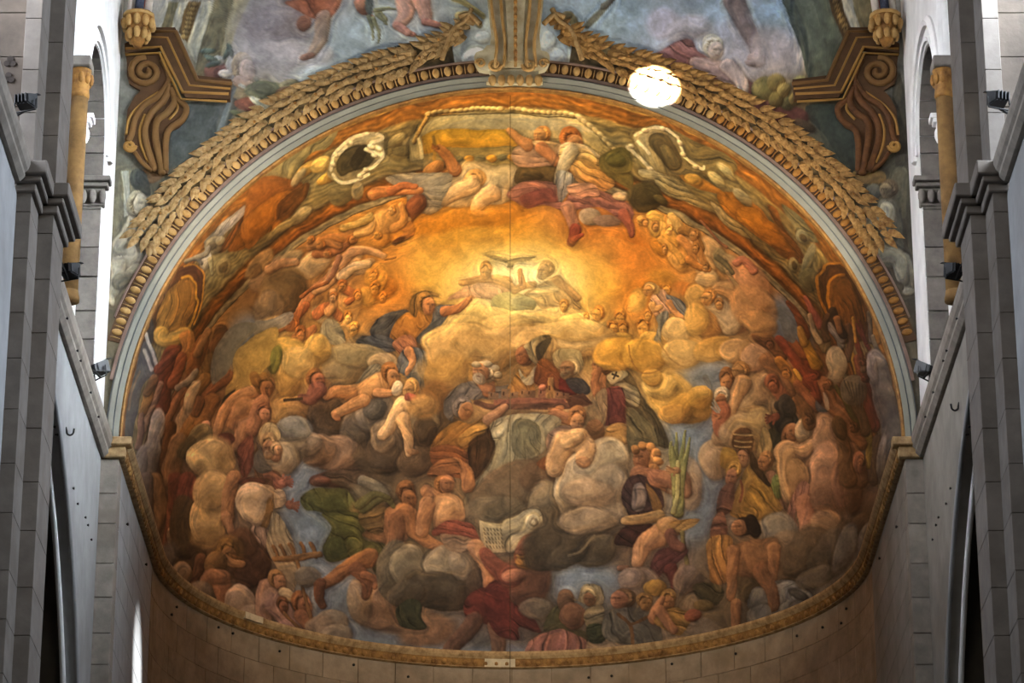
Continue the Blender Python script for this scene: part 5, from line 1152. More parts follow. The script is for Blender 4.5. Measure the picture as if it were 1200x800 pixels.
# ------------------------------------------------------------------ apse drum of stone blocks below the cornice
R_DR = 4.93
rnd = random.Random(3)
drum = empty('wall_apse', (0, 0, 0), 'curved wall of warm limestone blocks under the gilded cornice', None, None, 'structure')
Z_B = 10.6
def curved_panel(r0, r1, a0, a1, z0, z1, n, bev=0):
    V, Fc = [], []
    for i in range(n + 1):
        a = a0 + (a1 - a0) * i / n
        for r, z in ((r0, z0), (r1, z0), (r1, z1), (r0, z1)):
            V.append((r * math.cos(a), r * math.sin(a), z))
    for i in range(n):
        for j in range(4):
            k = (j + 1) % 4
            Fc.append((i * 4 + j, (i + 1) * 4 + j, (i + 1) * 4 + k, i * 4 + k))
    Fc.append((0, 1, 2, 3)); Fc.append(tuple(n * 4 + j for j in (3, 2, 1, 0)))
    return mesh(V, Fc)
core = curved_panel(R_DR + .02, R_DR + .6, 0, PI, Z_B, Z_CORN + .3, 48)
obj('mortar_bed', core, M['mortar_warm'], drum, (0, YD, 0))
ch = .40; n_co = 14; per = 26; da = PI / per
blk = curved_panel(R_DR, R_DR + .12, .0012, da - .0012, .003, ch - .003, 3); blk.materials.append(M['apse_stone'])
half = curved_panel(R_DR, R_DR + .12, .0012, da / 2 - .0012, .003, ch - .003, 2); half.materials.append(M['apse_stone'])
for c in range(n_co):
    z = Z_CORN + .02 - (c + 1) * ch
    off = (c % 2) * .5
    for k in range(per):
        a = (k + off) * da
        me_ = blk
        if a + da > PI + 1e-6: me_ = half
        o = obj('stone_block', me_, None, drum, (0, YD, z)); o.rotation_euler = (0, 0, a)
        o.scale = (1 + rnd.uniform(-.0006, .0006),) * 2 + (1,)
    if off:
        obj('stone_block', half, None, drum, (0, YD, z))
# straight flanks of the apse
for sgn, nm in ((-1, 'wall_apse_left'), (1, 'wall_apse_right')):
    w = empty(nm, (0, 0, 0), 'straight flank of the apse wall beside the choir pilaster' , None, None, 'structure')
    obj('mortar_bed', box_mesh(min(sgn * (R_DR + .02), sgn * (R_DR + .6)), max(sgn * (R_DR + .02), sgn * (R_DR + .6)), Y0 + .3, YD, Z_B, Z_CORN + .3), M['mortar'], w)
    bl_ = 1.06
    b1 = box_mesh(min(sgn * R_DR, sgn * (R_DR + .12)), max(sgn * R_DR, sgn * (R_DR + .12)), .006, bl_ - .006, .005, ch - .005); b1.materials.append(M['plaster_low' if sgn < 0 else 'plaster_dim'])
    b2 = box_mesh(min(sgn * R_DR, sgn * (R_DR + .12)), max(sgn * R_DR, sgn * (R_DR + .12)), .006, bl_ / 2 - .006, .005, ch - .005); b2.materials.append(M['plaster_low' if sgn < 0 else 'plaster_dim'])
    for c in range(n_co):
        z = Z_CORN + .02 - (c + 1) * ch
        y = Y0; row = []
        if c % 2: row.append((b2, y)); y += bl_ / 2
        while y + bl_ <= YD + .01: row.append((b1, y)); y += bl_
        if y + bl_ / 2 <= YD + .02: row.append((b2, y))
        for me_, yy in row:
            obj('stone_block', me_, None, w, (0, yy, z))

# ------------------------------------------------------------------ apse cornice, a bracket-like run that also returns along the choir walls
def corn_path(off):
    P = []
    P.append((XW - off + .0, Y0 - .02)); P = []
    nS, nC = 8, 72
    for i in range(nS): P.append((R_DR, Y0 + .0 + L_BARREL * i / nS, (-1, 0)))
    for i in range(nC + 1):
        a = PI * i / nC; P.append((R_DR * math.cos(a), YD + R_DR * math.sin(a), (-math.cos(a), -math.sin(a))))
    for i in range(nS - 1, -1, -1): P.append((-R_DR, Y0 + L_BARREL * i / nS, (1, 0)))
    return P
cp = corn_path(0)
def corn_sweep(name, prof, m, parent, path=cp):
    def f_(i):
        x, y, n = path[i]
        return Vector((x, y, Z_CORN)), Vector((n[0], n[1], 0)), Vector((0, 0, 1))
    return obj(name, sweep(path, prof, f_), m, parent)
corn = empty('apse_cornice', (0, Y0, Z_CORN), 'ochre moulded cornice curving round the foot of the apse painting', 'cornice')
corn.location = (0, 0, 0)
corn_sweep('upper_moulding', [(-.1, .13), (.10, .13), (.135, .17), (.15, .20), (.15, .235), (.08, .25), (-.1, .25)], M['cornice_edge'], corn)
corn_sweep('frieze_band', [(-.1, .025), (.055, .025), (.065, .05), (.09, .12), (.10, .13), (-.1, .13)], M['cornice'], corn)
corn_sweep('lower_bead', [(-.1, 0), (.03, 0), (.065, .012), (.055, .025), (-.1, .025)], M['cornice_edge'], corn)
tongue = oval_mesh(.052, .03, .05, 7, 4); tongue.materials.append(M['cornice'])
L_tot = 2 * L_BARREL + PI * R_DR; n_t = 150
def along(sv):
    if sv < L_BARREL: return Vector((R_DR, Y0 + sv, 0)), Vector((-1, 0, 0))
    sv2 = sv - L_BARREL
    if sv2 < PI * R_DR:
        a = sv2 / R_DR; return Vector((R_DR * math.cos(a), YD + R_DR * math.sin(a), 0)), Vector((-math.cos(a), -math.sin(a), 0))
    sv3 = sv2 - PI * R_DR
    return Vector((-R_DR, YD - sv3, 0)), Vector((1, 0, 0))
for i in range(n_t):
    p, n = along((i + .5) / n_t * L_tot)
    o = obj('ovolo_tongue', tongue, None, corn, (p.x + n.x * .068, p.y + n.y * .068, Z_CORN + .075)); o.rotation_euler = (0, 0, math.atan2(n.y, n.x) - PI / 2)
# bare repair in the middle and a worn stretch at one side
def repair(a0, a1, prof, parent):
    path = [a0 + (a1 - a0) * i / 10 for i in range(11)]
    def f_(i):
        a = path[i]; return Vector((R_DR * math.cos(a), YD + R_DR * math.sin(a), Z_CORN)), Vector((-math.cos(a), -math.sin(a), 0)), Vector((0, 0, 1))
    return obj('plaster_repair', sweep(path, prof, f_), M['cornice_repair'], parent)
repair(PI / 2 - .01, PI / 2 + .085, [(-.05, .012), (.075, .012), (.105, .13), (-.05, .13)], corn)
repair(PI * .775, PI * .80, [(-.05, .14), (.16, .14), (.16, .24), (-.05, .252)], corn)
# pieces of the cornice that step out in front of the arch
for sgn in (-1, 1):
    x0, x1 = sorted((sgn * (R_DR - .17), sgn * (XW + .02)))
    bm = bmesh.new(); bm_box(bm, x0, x1, Y0 - .16, Y0 + .02, Z_CORN + .14, Z_CORN + .25, .012); bm_box(bm, *sorted((sgn * (R_DR - .09), sgn * (XW + .02))), Y0 - .09, Y0 + .02, Z_CORN, Z_CORN + .14, .012)
    obj('corner_return', from_bm(bm), M['cornice_edge'], corn)
# ------------------------------------------------------------------ places on the surfaces, found from the cartoon
def ray(px, py):
    a = (px - CW / 2) / F_PX; b = (CH / 2 - py) / F_PX
    return Vector((a, COS - b * SIN, SIN + b * COS))
def at_y(px, py, y):
    d = ray(px, py); return Vector((0, 0, EYE_Z)) + d * (y / d.y)
def at_x(px, py, x):
    d = ray(px, py); return Vector((0, 0, EYE_Z)) + d * (x / d.x)
def at_drum(px, py, r):
    d = ray(px, py); A = d.x ** 2 + d.y ** 2; B = -2 * d.y * YD; C = YD ** 2 - r * r
    t = (-B + math.sqrt(max(B * B - 4 * A * C, 0))) / (2 * A); p = Vector((0, 0, EYE_Z)) + d * t
    if p.y < YD: p = at_x(px, py, math.copysign(r, d.x))
    n = Vector((-p.x, YD - p.y, 0)) if p.y >= YD else Vector((-p.x, 0, 0))
    return p, n.normalized()

ZS0, ZS1 = Z_CORN, Z_CORN + .25            # string course
Y_P0, Y_P1, Y_P2 = 31.6, 32.15, 32.95       # steps of the pier
Z_FLOOR = 0.0

def wall_with_opening(name, sgn, x_in, thick, y0, y1, z0, z1, oy0, oy1, oz0, spring, rise, m, parent=None, n=18):
    """wall slab along Y with a round-headed opening (oz0 sill); built from quads incl. reveals"""
    cy = (oy0 + oy1) / 2; r = (oy1 - oy0) / 2
    arc = [(cy + r * math.cos(PI * i / n), spring + rise * math.sin(PI * i / n)) for i in range(n + 1)]   # far -> near
    V, Fc = [], []
    def face_at(x):
        base = len(V)
        V.extend((x, y, z) for y, z in ((y0, z0), (y1, z0), (y1, z1), (y0, z1), (oy0, z0), (oy1, z0), (oy0, z1), (oy1, z1), (oy0, oz0), (oy1, oz0)))
        k = len(V); V.extend((x, y, z) for y, z in arc); t = len(V); V.extend((x, y, z1) for y, z in arc)
        f = [(base, base + 4, base + 6, base + 3), (base + 5, base + 1, base + 2, base + 7)]
        if oz0 > z0 + 1e-4: f.append((base + 4, base + 5, base + 9, base + 8))
        for i in range(n): f.append((k + i, k + i + 1, t + i + 1, t + i))
        return f, base, k
    fa, b0, k0 = face_at(sgn * x_in); fb, b1, k1 = face_at(sgn * (x_in + thick))
    Fc += fa + [q[::-1] for q in fb]
    # reveals
    for (a, b) in ((8, k0 + n - b0), ):
        pass
    Fc.append((b0 + 9, k0, k1, b1 + 9)); Fc.append((k0 + n, b0 + 8, b1 + 8, k1 + n))
    for i in range(n): Fc.append((k0 + i, k0 + i + 1, k1 + i + 1, k1 + i))
    if oz0 > z0 + 1e-4: Fc.append((b0 + 8, b0 + 9, b1 + 9, b1 + 8))
    for a, b in ((0, 1), (1, 2), (2, 3), (3, 0)):
        if (a, b) in ((0, 1), (2, 3)): pass
        Fc.append((b0 + a, b1 + a, b1 + b, b0 + b)) if (a, b) not in ((0, 1), (2, 3)) else None
    Fc = [f for f in Fc if f]
    me = mesh(V, Fc); bm = bmesh.new(); bm.from_mesh(me); bmesh.ops.remove_doubles(bm, verts=bm.verts[:], dist=1e-4); bmesh.ops.recalc_face_normals(bm, faces=bm.faces[:]); bm.to_mesh(me); bm.free()
    return obj(name, me, m, parent)

def sbox(sgn, xa, xb, *rest, bev=0):
    a, b = sorted((sgn * xa, sgn * xb)); return box_mesh(a, b, *rest, bev=bev)

WY0, WY1 = 36.70, 38.62                      # choir window jambs
for sgn, side in ((-1, 'left'), (1, 'right')):
    # ---- upper choir wall with the round-headed window
    w = empty('wall_%s' % side, (0, 0, 0), 'whitewashed choir wall with a tall round-headed window opening', None, None, 'structure')
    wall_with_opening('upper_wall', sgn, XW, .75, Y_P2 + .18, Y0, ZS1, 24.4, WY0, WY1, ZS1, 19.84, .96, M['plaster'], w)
    # lower wall over one half of a wide arch that springs beside the apse
    ARC = [(33.42 + 6.2 * math.sin(a), EYE_Z + 7.80 + 6.2 * math.cos(a)) for a in [-.045 + 1.46 * i / 30 for i in range(31)]]
    V, Fc = [], []
    for xx in (XW, XW + .2):
        V += [(sgn * xx, y, z) for y, z in ARC] + [(sgn * xx, y, ZS0) for y, z in ARC] + [(sgn * xx, ARC[-1][0], 0), (sgn * xx, Y0 - .02, 0), (sgn * xx, Y0 - .02, ZS0)]
    n_ = len(ARC); st_ = 2 * n_ + 3
    for b_ in (0, st_):
        for i in range(n_ - 1): Fc.append((b_ + i, b_ + i + 1, b_ + n_ + i + 1, b_ + n_ + i))
        Fc.append((b_ + n_ - 1, b_ + 2 * n_, b_ + 2 * n_ + 1, b_ + 2 * n_ + 2, b_ + 2 * n_ - 1))
    for i in range(n_ - 1): Fc.append((i, i + 1, st_ + i + 1, st_ + i))
    Fc.append((n_ - 1, 2 * n_, st_ + 2 * n_, st_ + n_ - 1))
    bm = bmesh.new(); me = mesh(V, Fc); bm.from_mesh(me)
    obj('lower_wall', from_bm(bm), M['plaster_low' if sgn < 0 else 'plaster_dim'], w)
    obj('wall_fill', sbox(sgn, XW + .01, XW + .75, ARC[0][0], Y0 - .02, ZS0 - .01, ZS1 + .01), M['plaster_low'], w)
    # hood mould round the window head
    path = [PI * i / 24 for i in range(25)]
    cy, r = (WY0 + WY1) / 2, (WY1 - WY0) / 2
    def f_(i, rr=r):
        a = path[i]; return Vector((sgn * XW, cy, 19.84)), Vector((0, math.cos(a), math.sin(a))), Vector((-sgn, 0, 0))
    obj('hood_mould', sweep(path, [(r + .22, -.01), (r + .22, .05), (r + .28, .07), (r + .34, .03), (r + .34, -.01)], f_), M['plaster'], w)
    obj('inner_arch_roll', sweep(path, [(r + .03, -.01), (r + .03, .03), (r + .08, .04), (r + .10, -.01)], f_), M['plaster'], w)
    # stone jamb blocks of the far reveal (facing the nave)
    jamb = empty('trim_2' if sgn < 0 else 'trim_3', (0, 0, 0), 'stone block jamb of the choir window under a carved impost', None, None, 'structure')
    z = ZS1; hh = (.42, .50, .38, .46, .40, .52, .40)
    i = 0
    while z < 19.15:
        h = min(hh[i % 7], 19.2 - z)
        split = .33 if i % 2 else .0
        if split:
            obj('stone_block', sbox(sgn, XW + .012, XW + split - .006, WY1 - .035, WY1 + .02, z + .006, z + h - .006, bev=.006), M['jamb'], jamb)
            obj('stone_block', sbox(sgn, XW + split + .006, XW + .74, WY1 - .035, WY1 + .02, z + .006, z + h - .006, bev=.006), M['jamb'], jamb)
        else:
            obj('stone_block', sbox(sgn, XW + .012, XW + .74, WY1 - .035, WY1 + .02, z + .006, z + h - .006, bev=.006), M['jamb'], jamb)
        z += h; i += 1
    obj('stone_block', sbox(sgn, XW + .012, XW + .74, WY1 - .035, WY1 + .02, 19.476, 19.83, bev=.006), M['jamb'], jamb)
    nvs = 13
    for k in range(nvs):
        a0, a1 = PI * k / nvs + .006, PI * (k + 1) / nvs - .006
        cyv, rv = (WY0 + WY1) / 2, (WY1 - WY0) / 2
        V = [(sgn * x, cyv + r_ * math.cos(a), 19.84 + r_ * math.sin(a)) for x in (XW + .012, XW + .74) for r_ in (rv - .035, rv + .02) for a in (a0, (a0 + a1) / 2, a1)]
        F_ = [(0, 1, 4, 3), (1, 2, 5, 4), (6, 9, 10, 7), (7, 10, 11, 8), (0, 6, 7, 1), (1, 7, 8, 2), (3, 4, 10, 9), (4, 5, 11, 10), (0, 3, 9, 6), (2, 8, 11, 5)]
        bm = bmesh.new(); bm.from_mesh(mesh(V, F_)); obj('voussoir', from_bm(bm), M['jamb'], jamb)
    # imposts: carved capitals at both jambs
    for yj, dy in ((WY1, -1), (WY0, 1)):
        bm = bmesh.new()
        bm_box(bm, *sorted((sgn * (XW - .10), sgn * (XW + .72))), *sorted((yj - dy * .04, yj + dy * .17)), 19.40, 19.47, .01)
        bm_box(bm, *sorted((sgn * (XW - .07), sgn * (XW + .72))), *sorted((yj - dy * .04, yj + dy * .12)), 19.34, 19.40, .01)
        bm_box(bm, *sorted((sgn * (XW - .03), sgn * (XW + .72))), *sorted((yj - dy * .04, yj + dy * .06)), 19.10, 19.34, .01)
        cap = obj('impost_capital', from_bm(bm), M['plaster'] if dy > 0 else M['jamb'], jamb)
        lf = oval_mesh(.055, .05, .10, 7, 5)
        for k in range(6):
            obj('acanthus_leaf', lf, M['plaster'] if dy > 0 else M['jamb'], cap, (sgn * (XW + .0 + .12 * k), yj + dy * (.075 + .01 * (k % 2)), 19.22))
    # slender colonnette next to the pier, ochre for the warm lamplight there
    colo = empty('colonnette', (sgn * 5.02, 35.2, 0), 'slender colonnette with leaf capital, tinted as lamplit wall, beside the brightly daylit choir window' if sgn < 0 else 'slender colonnette with leaf capital, tinted as lamplit wall, beside the dimmer choir window', 'column', 'lamplight-tinted colonnettes beside the choir windows')
    obj('shaft', tube_mesh([(0, 0, ZS1 + .12), (0, 0, 18.95)], .10, 14), M['lamplit_wall'], colo)
    obj('base', tube_mesh([(0, 0, ZS1 - .0), (0, 0, ZS1 + .05), (0, 0, ZS1 + .06), (0, 0, ZS1 + .13)], [.12, .12, .115, .105], 14), M['lamplit_wall'], colo)
    capb = obj('capital', tube_mesh([(0, 0, 18.93), (0, 0, 18.97), (0, 0, 19.05), (0, 0, 19.22), (0, 0, 19.30)], [.105, .115, .105, .12, .125], 14), M['gilt_dark'], colo)
    for k in range(8):
        a = k * PI / 4; obj('capital_leaf', oval_mesh(.04, .04, .08, 6, 4), M['gilt_dark'], capb, (.10 * math.cos(a) - sgn * .02, .10 * math.sin(a), 19.17))
    obj('abacus', box_mesh(-.125, .125, -.17, .17, 19.29, 19.42, .012), M['jamb'], colo)
    # vertical wall-shaft mouldings above it
    for k, (dx, yy) in enumerate(((.03, 35.55), (.02, 35.95))):
        obj('wall_shaft', tube_mesh([(sgn * (XW - .0), yy, 19.6), (sgn * XW, yy, 24.3)], .06, 10), M['plaster'], w)
    # ---- string course on the choir wall
    prof = [(.0, .0), (.05, .0), (.10, .05), (.10, .10), (.13, .13), (.15, .19), (.15, .25), (.0, .25)]
    pathY = [Y_P2 + .19, Y0 + .0]
    def g_(i): return Vector((sgn * XW, pathY[i], Z_CORN)), Vector((-sgn, 0, 0)), Vector((0, 0, 1))
    sc = obj('string_course', sweep(pathY, prof, g_), M['stone'], None, None, None, 'grey moulded ledge along the brighter, bluish white choir wall' if sgn < 0 else 'grey moulded ledge along the darker, greyer choir wall', 'ledge', 'moulded ledges on the choir walls')
    # pilaster strip where the apse begins, in courses
    pil = empty('trim_4' if sgn < 0 else 'trim_5', (0, 0, 0), 'narrow pilaster of grey stone courses at the apse entrance', None, None, 'structure')
    z = Z_CORN; i = 0
    while z > 10.8:
        h = (.46, .40, .52, .44)[i % 4]
        obj('stone_block', sbox(sgn, R_DR - .004, XW + .12, Y0 - .02, Y0 + .30, z - h + .006, z - .006, bev=.006), M['stone'], pil); z -= h; i += 1
    obj('stone_core', sbox(sgn, R_DR + .02, XW + .3, Y0 + .0, Y0 + .34, 0, Z_CORN + .25), M['mortar'], pil)
    # ---- stepped pier
    pier = empty('pier', (0, 0, 0), 'tall stepped grey stone pier beside ashlar with dark trefoil marks' if sgn < 0 else 'tall stepped grey stone pier beside plain ashlar without trefoil marks', 'pier', 'stepped piers flanking the choir')
    z = 8.2; i = 0
    hs = (.55, .50, .60, .52, .58)
    while z < 24.2:
        h = hs[i % 5]
        obj('stone_block', sbox(sgn, 4.79, 5.25, Y_P1, Y_P2, z + .004, z + h - .004, bev=.004), M['pier'], pier)
        obj('stone_block', sbox(sgn, 4.95, 5.12, Y_P0, Y_P1 + .02, z + .004, z + h - .004, bev=.004), M['pier'], pier)
        z += h; i += 1
    obj('pier_core', sbox(sgn, 4.80, 5.38, Y_P1 + .01, Y_P2 - .01, 0, 24.2), M['mortar'], pier)
    obj('pier_core', sbox(sgn, 4.96, 5.115, Y_P0 + .01, Y_P1 + .01, 0, 24.2), M['mortar'], pier)
    # moulded band wrapping the pier
    def wrap(dz0, dz1, e):
        bm = bmesh.new()
        bm_box(bm, *sorted((sgn * (4.79 - e), sgn * 5.4)), Y_P1 - e, Y_P2 + e, Z_CORN + dz0, Z_CORN + dz1, .012)
        bm_box(bm, *sorted((sgn * (4.95 - e), sgn * 5.12)), Y_P0 - e, Y_P1 + .1, Z_CORN + dz0, Z_CORN + dz1 - .001, .012)
        return from_bm(bm)
    band = obj('moulded_band', wrap(.10, .25, .17), M['pier'], pier)
    obj('moulded_band', wrap(.04, .10, .11), M['pier'], pier); obj('moulded_band', wrap(-.05, .04, .05), M['pier'], pier)
    # ---- nave wall towards the viewer below the ledge, and its ledge
    nw = empty('wall_nave_%s' % side, (0, 0, 0), 'pale nave wall below the moulded ledge', None, None, 'structure')
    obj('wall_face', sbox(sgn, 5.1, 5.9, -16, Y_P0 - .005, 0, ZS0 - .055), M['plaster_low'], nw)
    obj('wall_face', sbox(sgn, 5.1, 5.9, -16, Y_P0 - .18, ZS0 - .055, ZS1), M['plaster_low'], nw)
    pathN = [-16, Y_P0 - .18]
    def h_(i): return Vector((sgn * 5.1, pathN[i], Z_CORN)), Vector((-sgn, 0, 0)), Vector((0, 0, 1))
    obj('wall_ledge', sweep(pathN, prof, h_), M['stone'], nw)
    # ---- transept wall facing the viewer, seen above the nave wall
    tw = empty('wall_transept_%s' % side, (0, 0, 0), 'beige ashlar wall facing the nave above the ledge', None, None, 'structure')
    obj('mortar_bed', sbox(sgn, 5.43, 9.5, Y_P0 + .16, Y_P0 + .7, ZS0, 24.2), M['mortar'], tw)
    z = ZS0; i = 0
    while z < 24.0:
        h = (.52, .46, .58)[i % 3]; x = 5.125 - (.4 if i % 2 else 0)
        while x < 8.2:
            x1 = x + .95
            obj('stone_block', sbox(sgn, max(x, 5.125) + .002, x1 - .004, Y_P0 + .08, Y_P0 + .2, z + .004, z + h - .004, bev=.004), M['ashlar'], tw); x = x1
        z += h; i += 1
    # ---- closed aisle behind the lower arch: dark
    bm = bmesh.new(); bm_box(bm, *sorted((sgn * 5.49, sgn * 9.5)), 32.9, 39.9, 5.0, 15.6)
    bmesh.ops.delete(bm, geom=[f for f in bm.faces if abs(f.calc_center_median().x - sgn * 5.49) < .05], context='FACES')
    obj('wall_aisle_%s' % side, from_bm(bm), M['dark_hall'], None, None, 'structure', 'unlit aisle wall seen through the lower arch')
    # raised edge roll of the lower arch
    pts_ = [(y, z) for y, z in ARC]
    obj('arch_roll', tube_mesh([(sgn * (XW - .0), y, z) for y, z in pts_], .03, 8), M['plaster_low'], w)
    obj('arch_roll', tube_mesh([(sgn * (XW + .17), y - .02, z - .02) for y, z in pts_], .035, 8), M['plaster'], w)

# ------------------------------------------------------------------ floor, vault
obj('floor', box_mesh(-9.5, 9.5, -16, 50, -.2, 0), mat('worn_marble_floor', lin(150, 138, 122), .5, .15, 1.2), None, None, 'structure', 'worn stone floor of the church')
path = [PI * i / 24 for i in range(25)]
def v_(i): a = path[i]; return Vector((5.3 * math.cos(a), 0, 22.6 + 3.2 * math.sin(a))), Vector((math.cos(a), 0, math.sin(a))), Vector((0, 1, 0))
obj('ceiling', sweep(path, [(0, Y_P2 + .2), (0, Y0 - .01), (.25, Y0 - .01), (.25, Y_P2 + .2)], v_), M['plaster'], None, None, 'structure', 'plastered vault over the choir')

# ------------------------------------------------------------------ stucco on the wall above the arch
def wp(x, y, off=0.0):
    p = at_y(x, y, Y0 - off); return p
def relief(name, poly, depth, m, parent, mirror=False, bev=.01, smoothp=False):
    P = [((1200 - x) if mirror else x, y) for x, y in poly]
    if smoothp:
        P = [tuple(q) for q in smooth(np.array(P, float), 4)]
    bm = bmesh.new()
    vs_ = [bm.verts.new(wp(x, y, .003)) for x, y in P]
    f = bm.faces.new(vs_)
    r = bmesh.ops.extrude_face_region(bm, geom=[f])
    top = [g for g in r['geom'] if isinstance(g, bmesh.types.BMVert)]
    for v in top: v.co.y -= depth
    return obj(name, from_bm(bm), m, parent)
def ribbon(name, line, w, m, parent, mirror=False, off=.06, seg=6):
    P = [wp((1200 - x) if mirror else x, y, off) for x, y in line]
    return obj(name, tube_mesh(P, w, seg), m, parent)
def spiral(cx, cy, r0, r1, a0, turns, n=26, ky=.9):
    return [(cx + (r0 + (r1 - r0) * i / n) * math.cos(a0 + turns * 2 * PI * i / n), cy + ky * (r0 + (r1 - r0) * i / n) * math.sin(a0 + turns * 2 * PI * i / n)) for i in range(n + 1)]
def crv(ptsl, n=6):
    P = np.array(ptsl, float); out = []
    for i in range(len(P) - 1):
        p0, p1, p2, p3 = P[max(i - 1, 0)], P[i], P[i + 1], P[min(i + 2, len(P) - 1)]
        for j in range(n):
            t = j / n; out.append(tuple(.5 * ((2 * p1) + (-p0 + p2) * t + (2 * p0 - 5 * p1 + 4 * p2 - p3) * t * t + (-p0 + 3 * p1 - 3 * p2 + p3) * t ** 3)))
    return out + [tuple(P[-1])]

for mir in (False, True):
    br = empty('scroll_bracket', (0, 0, 0), 'large yellow-ochre scroll bracket under an angled cornice beside the arch' if not mir else 'large russet-brown scroll bracket under an angled cornice beside the arch', 'bracket', 'scroll brackets flanking the arch')
    relief('body', [(148, 66), (190, 64), (198, 80), (199, 100), (206, 110), (212, 116), (221, 124), (220, 138), (210, 150), (200, 155), (198, 170), (197, 205), (186, 205), (176, 198), (165, 190), (155, 180), (147, 172), (146, 160), (148, 150), (150, 130), (158, 115), (165, 108), (152, 100), (149, 90), (149, 76)], .05, M['scroll_dark'], br, mir)
    ribbon('volute', spiral(171, 84, 20, 2, -PI * .5, -1.9), .045, M['scroll'], br, mir)
    ribbon('volute', spiral(152, 171, 7, 1.5, 0, 1.6), .03, M['scroll_line'], br, mir)
    for line, w_, mm in (([(190, 70), (199, 92), (186, 112), (168, 124), (158, 140), (154, 158), (150, 166)], .045, 'scroll'), ([(199, 100), (192, 118), (178, 132), (170, 150), (172, 172), (182, 200)], .05, 'scroll'),
                         ([(186, 108), (166, 122), (152, 138), (148, 158)], .022, 'scroll_line'), ([(200, 104), (205, 118), (196, 132), (184, 142), (182, 160), (186, 184), (190, 204)], .05, 'scroll'),
                         ([(206, 116), (218, 126), (214, 140), (200, 150), (194, 164), (194, 200)], .045, 'scroll'), ([(170, 134), (164, 152), (166, 172), (174, 190)], .022, 'scroll_line'), ([(205, 116), (208, 128), (198, 140)], .018, 'scroll_line'), ([(158, 178), (166, 190), (178, 200)], .03, 'scroll')):
        ribbon('scroll_fillet', crv(line), w_, M['scroll_red' if mir and mm == 'scroll' else mm], br, mir)
    relief('cornice_block', [(147, 55), (182, 36), (206, 36), (230, 92), (272, 97), (270, 120), (218, 118), (205, 88), (190, 60), (147, 66)], .10, M['scroll_dark'], br, mir)
    for line, w_ in (([(147, 57), (188, 55), (214, 108), (268, 110)], .022), ([(182, 37), (206, 37), (231, 94), (272, 98)], .03), ([(147, 64), (187, 62), (212, 116), (266, 119)], .018), ([(170, 43), (196, 44), (222, 100), (270, 104)], .018)):
        ribbon('moulding', line, w_, M['scroll_line'] if w_ < .025 else M['scroll'], br, mir, off=.10)
    # garland of overlapping leaves
    g = empty('leaf_garland', (0, 0, 0), 'pale tan garland of laurel leaves on the arch, clear of the sunlit patch' if not mir else 'browner garland of laurel leaves on the arch, crossed by the sunlit patch', 'garland', 'laurel garlands on the arch')
    lm = mesh([(0, 0, 0), (.035, -.022, .05), (0, -.034, .055), (-.035, -.022, .05), (.026, -.020, .11), (0, -.032, .12), (-.026, -.02, .11), (0, -.012, .175), (.02, 0, .0), (-.02, 0, .0)],
              [(8, 1, 2, 0), (0, 2, 3, 9), (1, 4, 5, 2), (2, 5, 6, 3), (4, 7, 5), (5, 7, 6), (8, 9, 7), (8, 7, 4, 1), (9, 3, 6, 7)], False)
    lm.materials.append(M['leaf_right'] if mir else M['leaf'])
    berry = oval_mesh(.022, .022, .022, 6, 4); berry.materials.append(M['gilt_dark'])
    rg = random.Random(5)
    a_hi, a_lo = PI / 2 - .10, .53
    for k in range(54):
        f = k / 53; a = a_hi + (a_lo - a_hi) * f
        lift = .30 * max(0, 1 - f / .16) ** 1.3
        wd = .052 + .030 * math.sin(min(1, f * 3) * PI / 2)
        for row in (-1.5, 1.5, -.5, .5):
            r = R0 + .60 + lift + row * wd
            aa = a + rg.uniform(-.008, .008) + row * .006
            sx_ = 1 if mir else -1
            o = obj('leaf', lm, None, g, (sx_ * r * math.cos(aa), Y0 - .016 - (.016 if abs(row) < 1 else 0), Z_SPR + r * math.sin(aa)))
            tang = (PI / 2 - aa) + PI / 2 + row * -.42 + rg.uniform(-.2, .2)     # swing of the tip from vertical
            o.rotation_euler = (0, sx_ * tang, 0); sc_ = rg.uniform(1.0, 1.3); o.scale = (sc_ * 1.25, 1, sc_ * 1.1)
        if k % 3 == 1:
            r = R0 + .60 + lift + rg.uniform(-.08, .08)
            obj('berry', berry, None, g, ((1 if mir else -1) * r * math.cos(a), Y0 - .07, Z_SPR + r * math.sin(a)))
    for line in ([(553, 10), (545, 24), (532, 34), (524, 52), (518, 70)], [(538, 20), (550, 17), (563, 28)]):
        ribbon('ribbon', crv(line), .035, M['leaf'], g, mir, off=.045)

# keystone console
ks = empty('keystone_console', (0, 0, 0), 'cream scrolled console at the crown of the arch with fluted front', 'console')
relief('body', [(570, -12), (638, -12), (636, 10), (632, 45), (634, 66), (630, 84), (578, 84), (573, 66), (576, 45), (572, 10)], .12, M['console'], ks)
relief('front_panel', [(591, -12), (617, -12), (614, 30), (612, 78), (596, 78), (594, 30)], .17, M['console'], ks)
for x0, x1 in ((574, 582), (586, 592), (634, 626), (622, 616), (604, 604)):
    ribbon('flute_rib', crv([(x0, -12), (x0 + (x1 - x0) * .4, 20), (x1, 50), (x1 + (x0 - x1) * .3, 78)]), .022, M['gilt'], ks, off=.15 if x0 != 604 else .18)
for k in range(9):
    p = wp(604, 2 + k * 8.4, .19); o = obj('bead', oval_mesh(.03, .025, .04, 6, 5), M['gilt_dark'], ks, p)
for mir in (False, True):
    relief('side_scroll', [(573, 58), (566, 64), (558, 67), (556, 75), (562, 86), (576, 88), (588, 84), (588, 70)], .13, M['console'], ks, mir, smoothp=True)
    ribbon('scroll_eye', spiral(580, 76, 8, 1.5, 0, 1.5), .025, M['gilt'], ks, mir, off=.14)
    ribbon('scroll_eye', spiral(563, 74, 6, 1.5, PI, 1.3), .02, M['gilt'], ks, mir, off=.14)
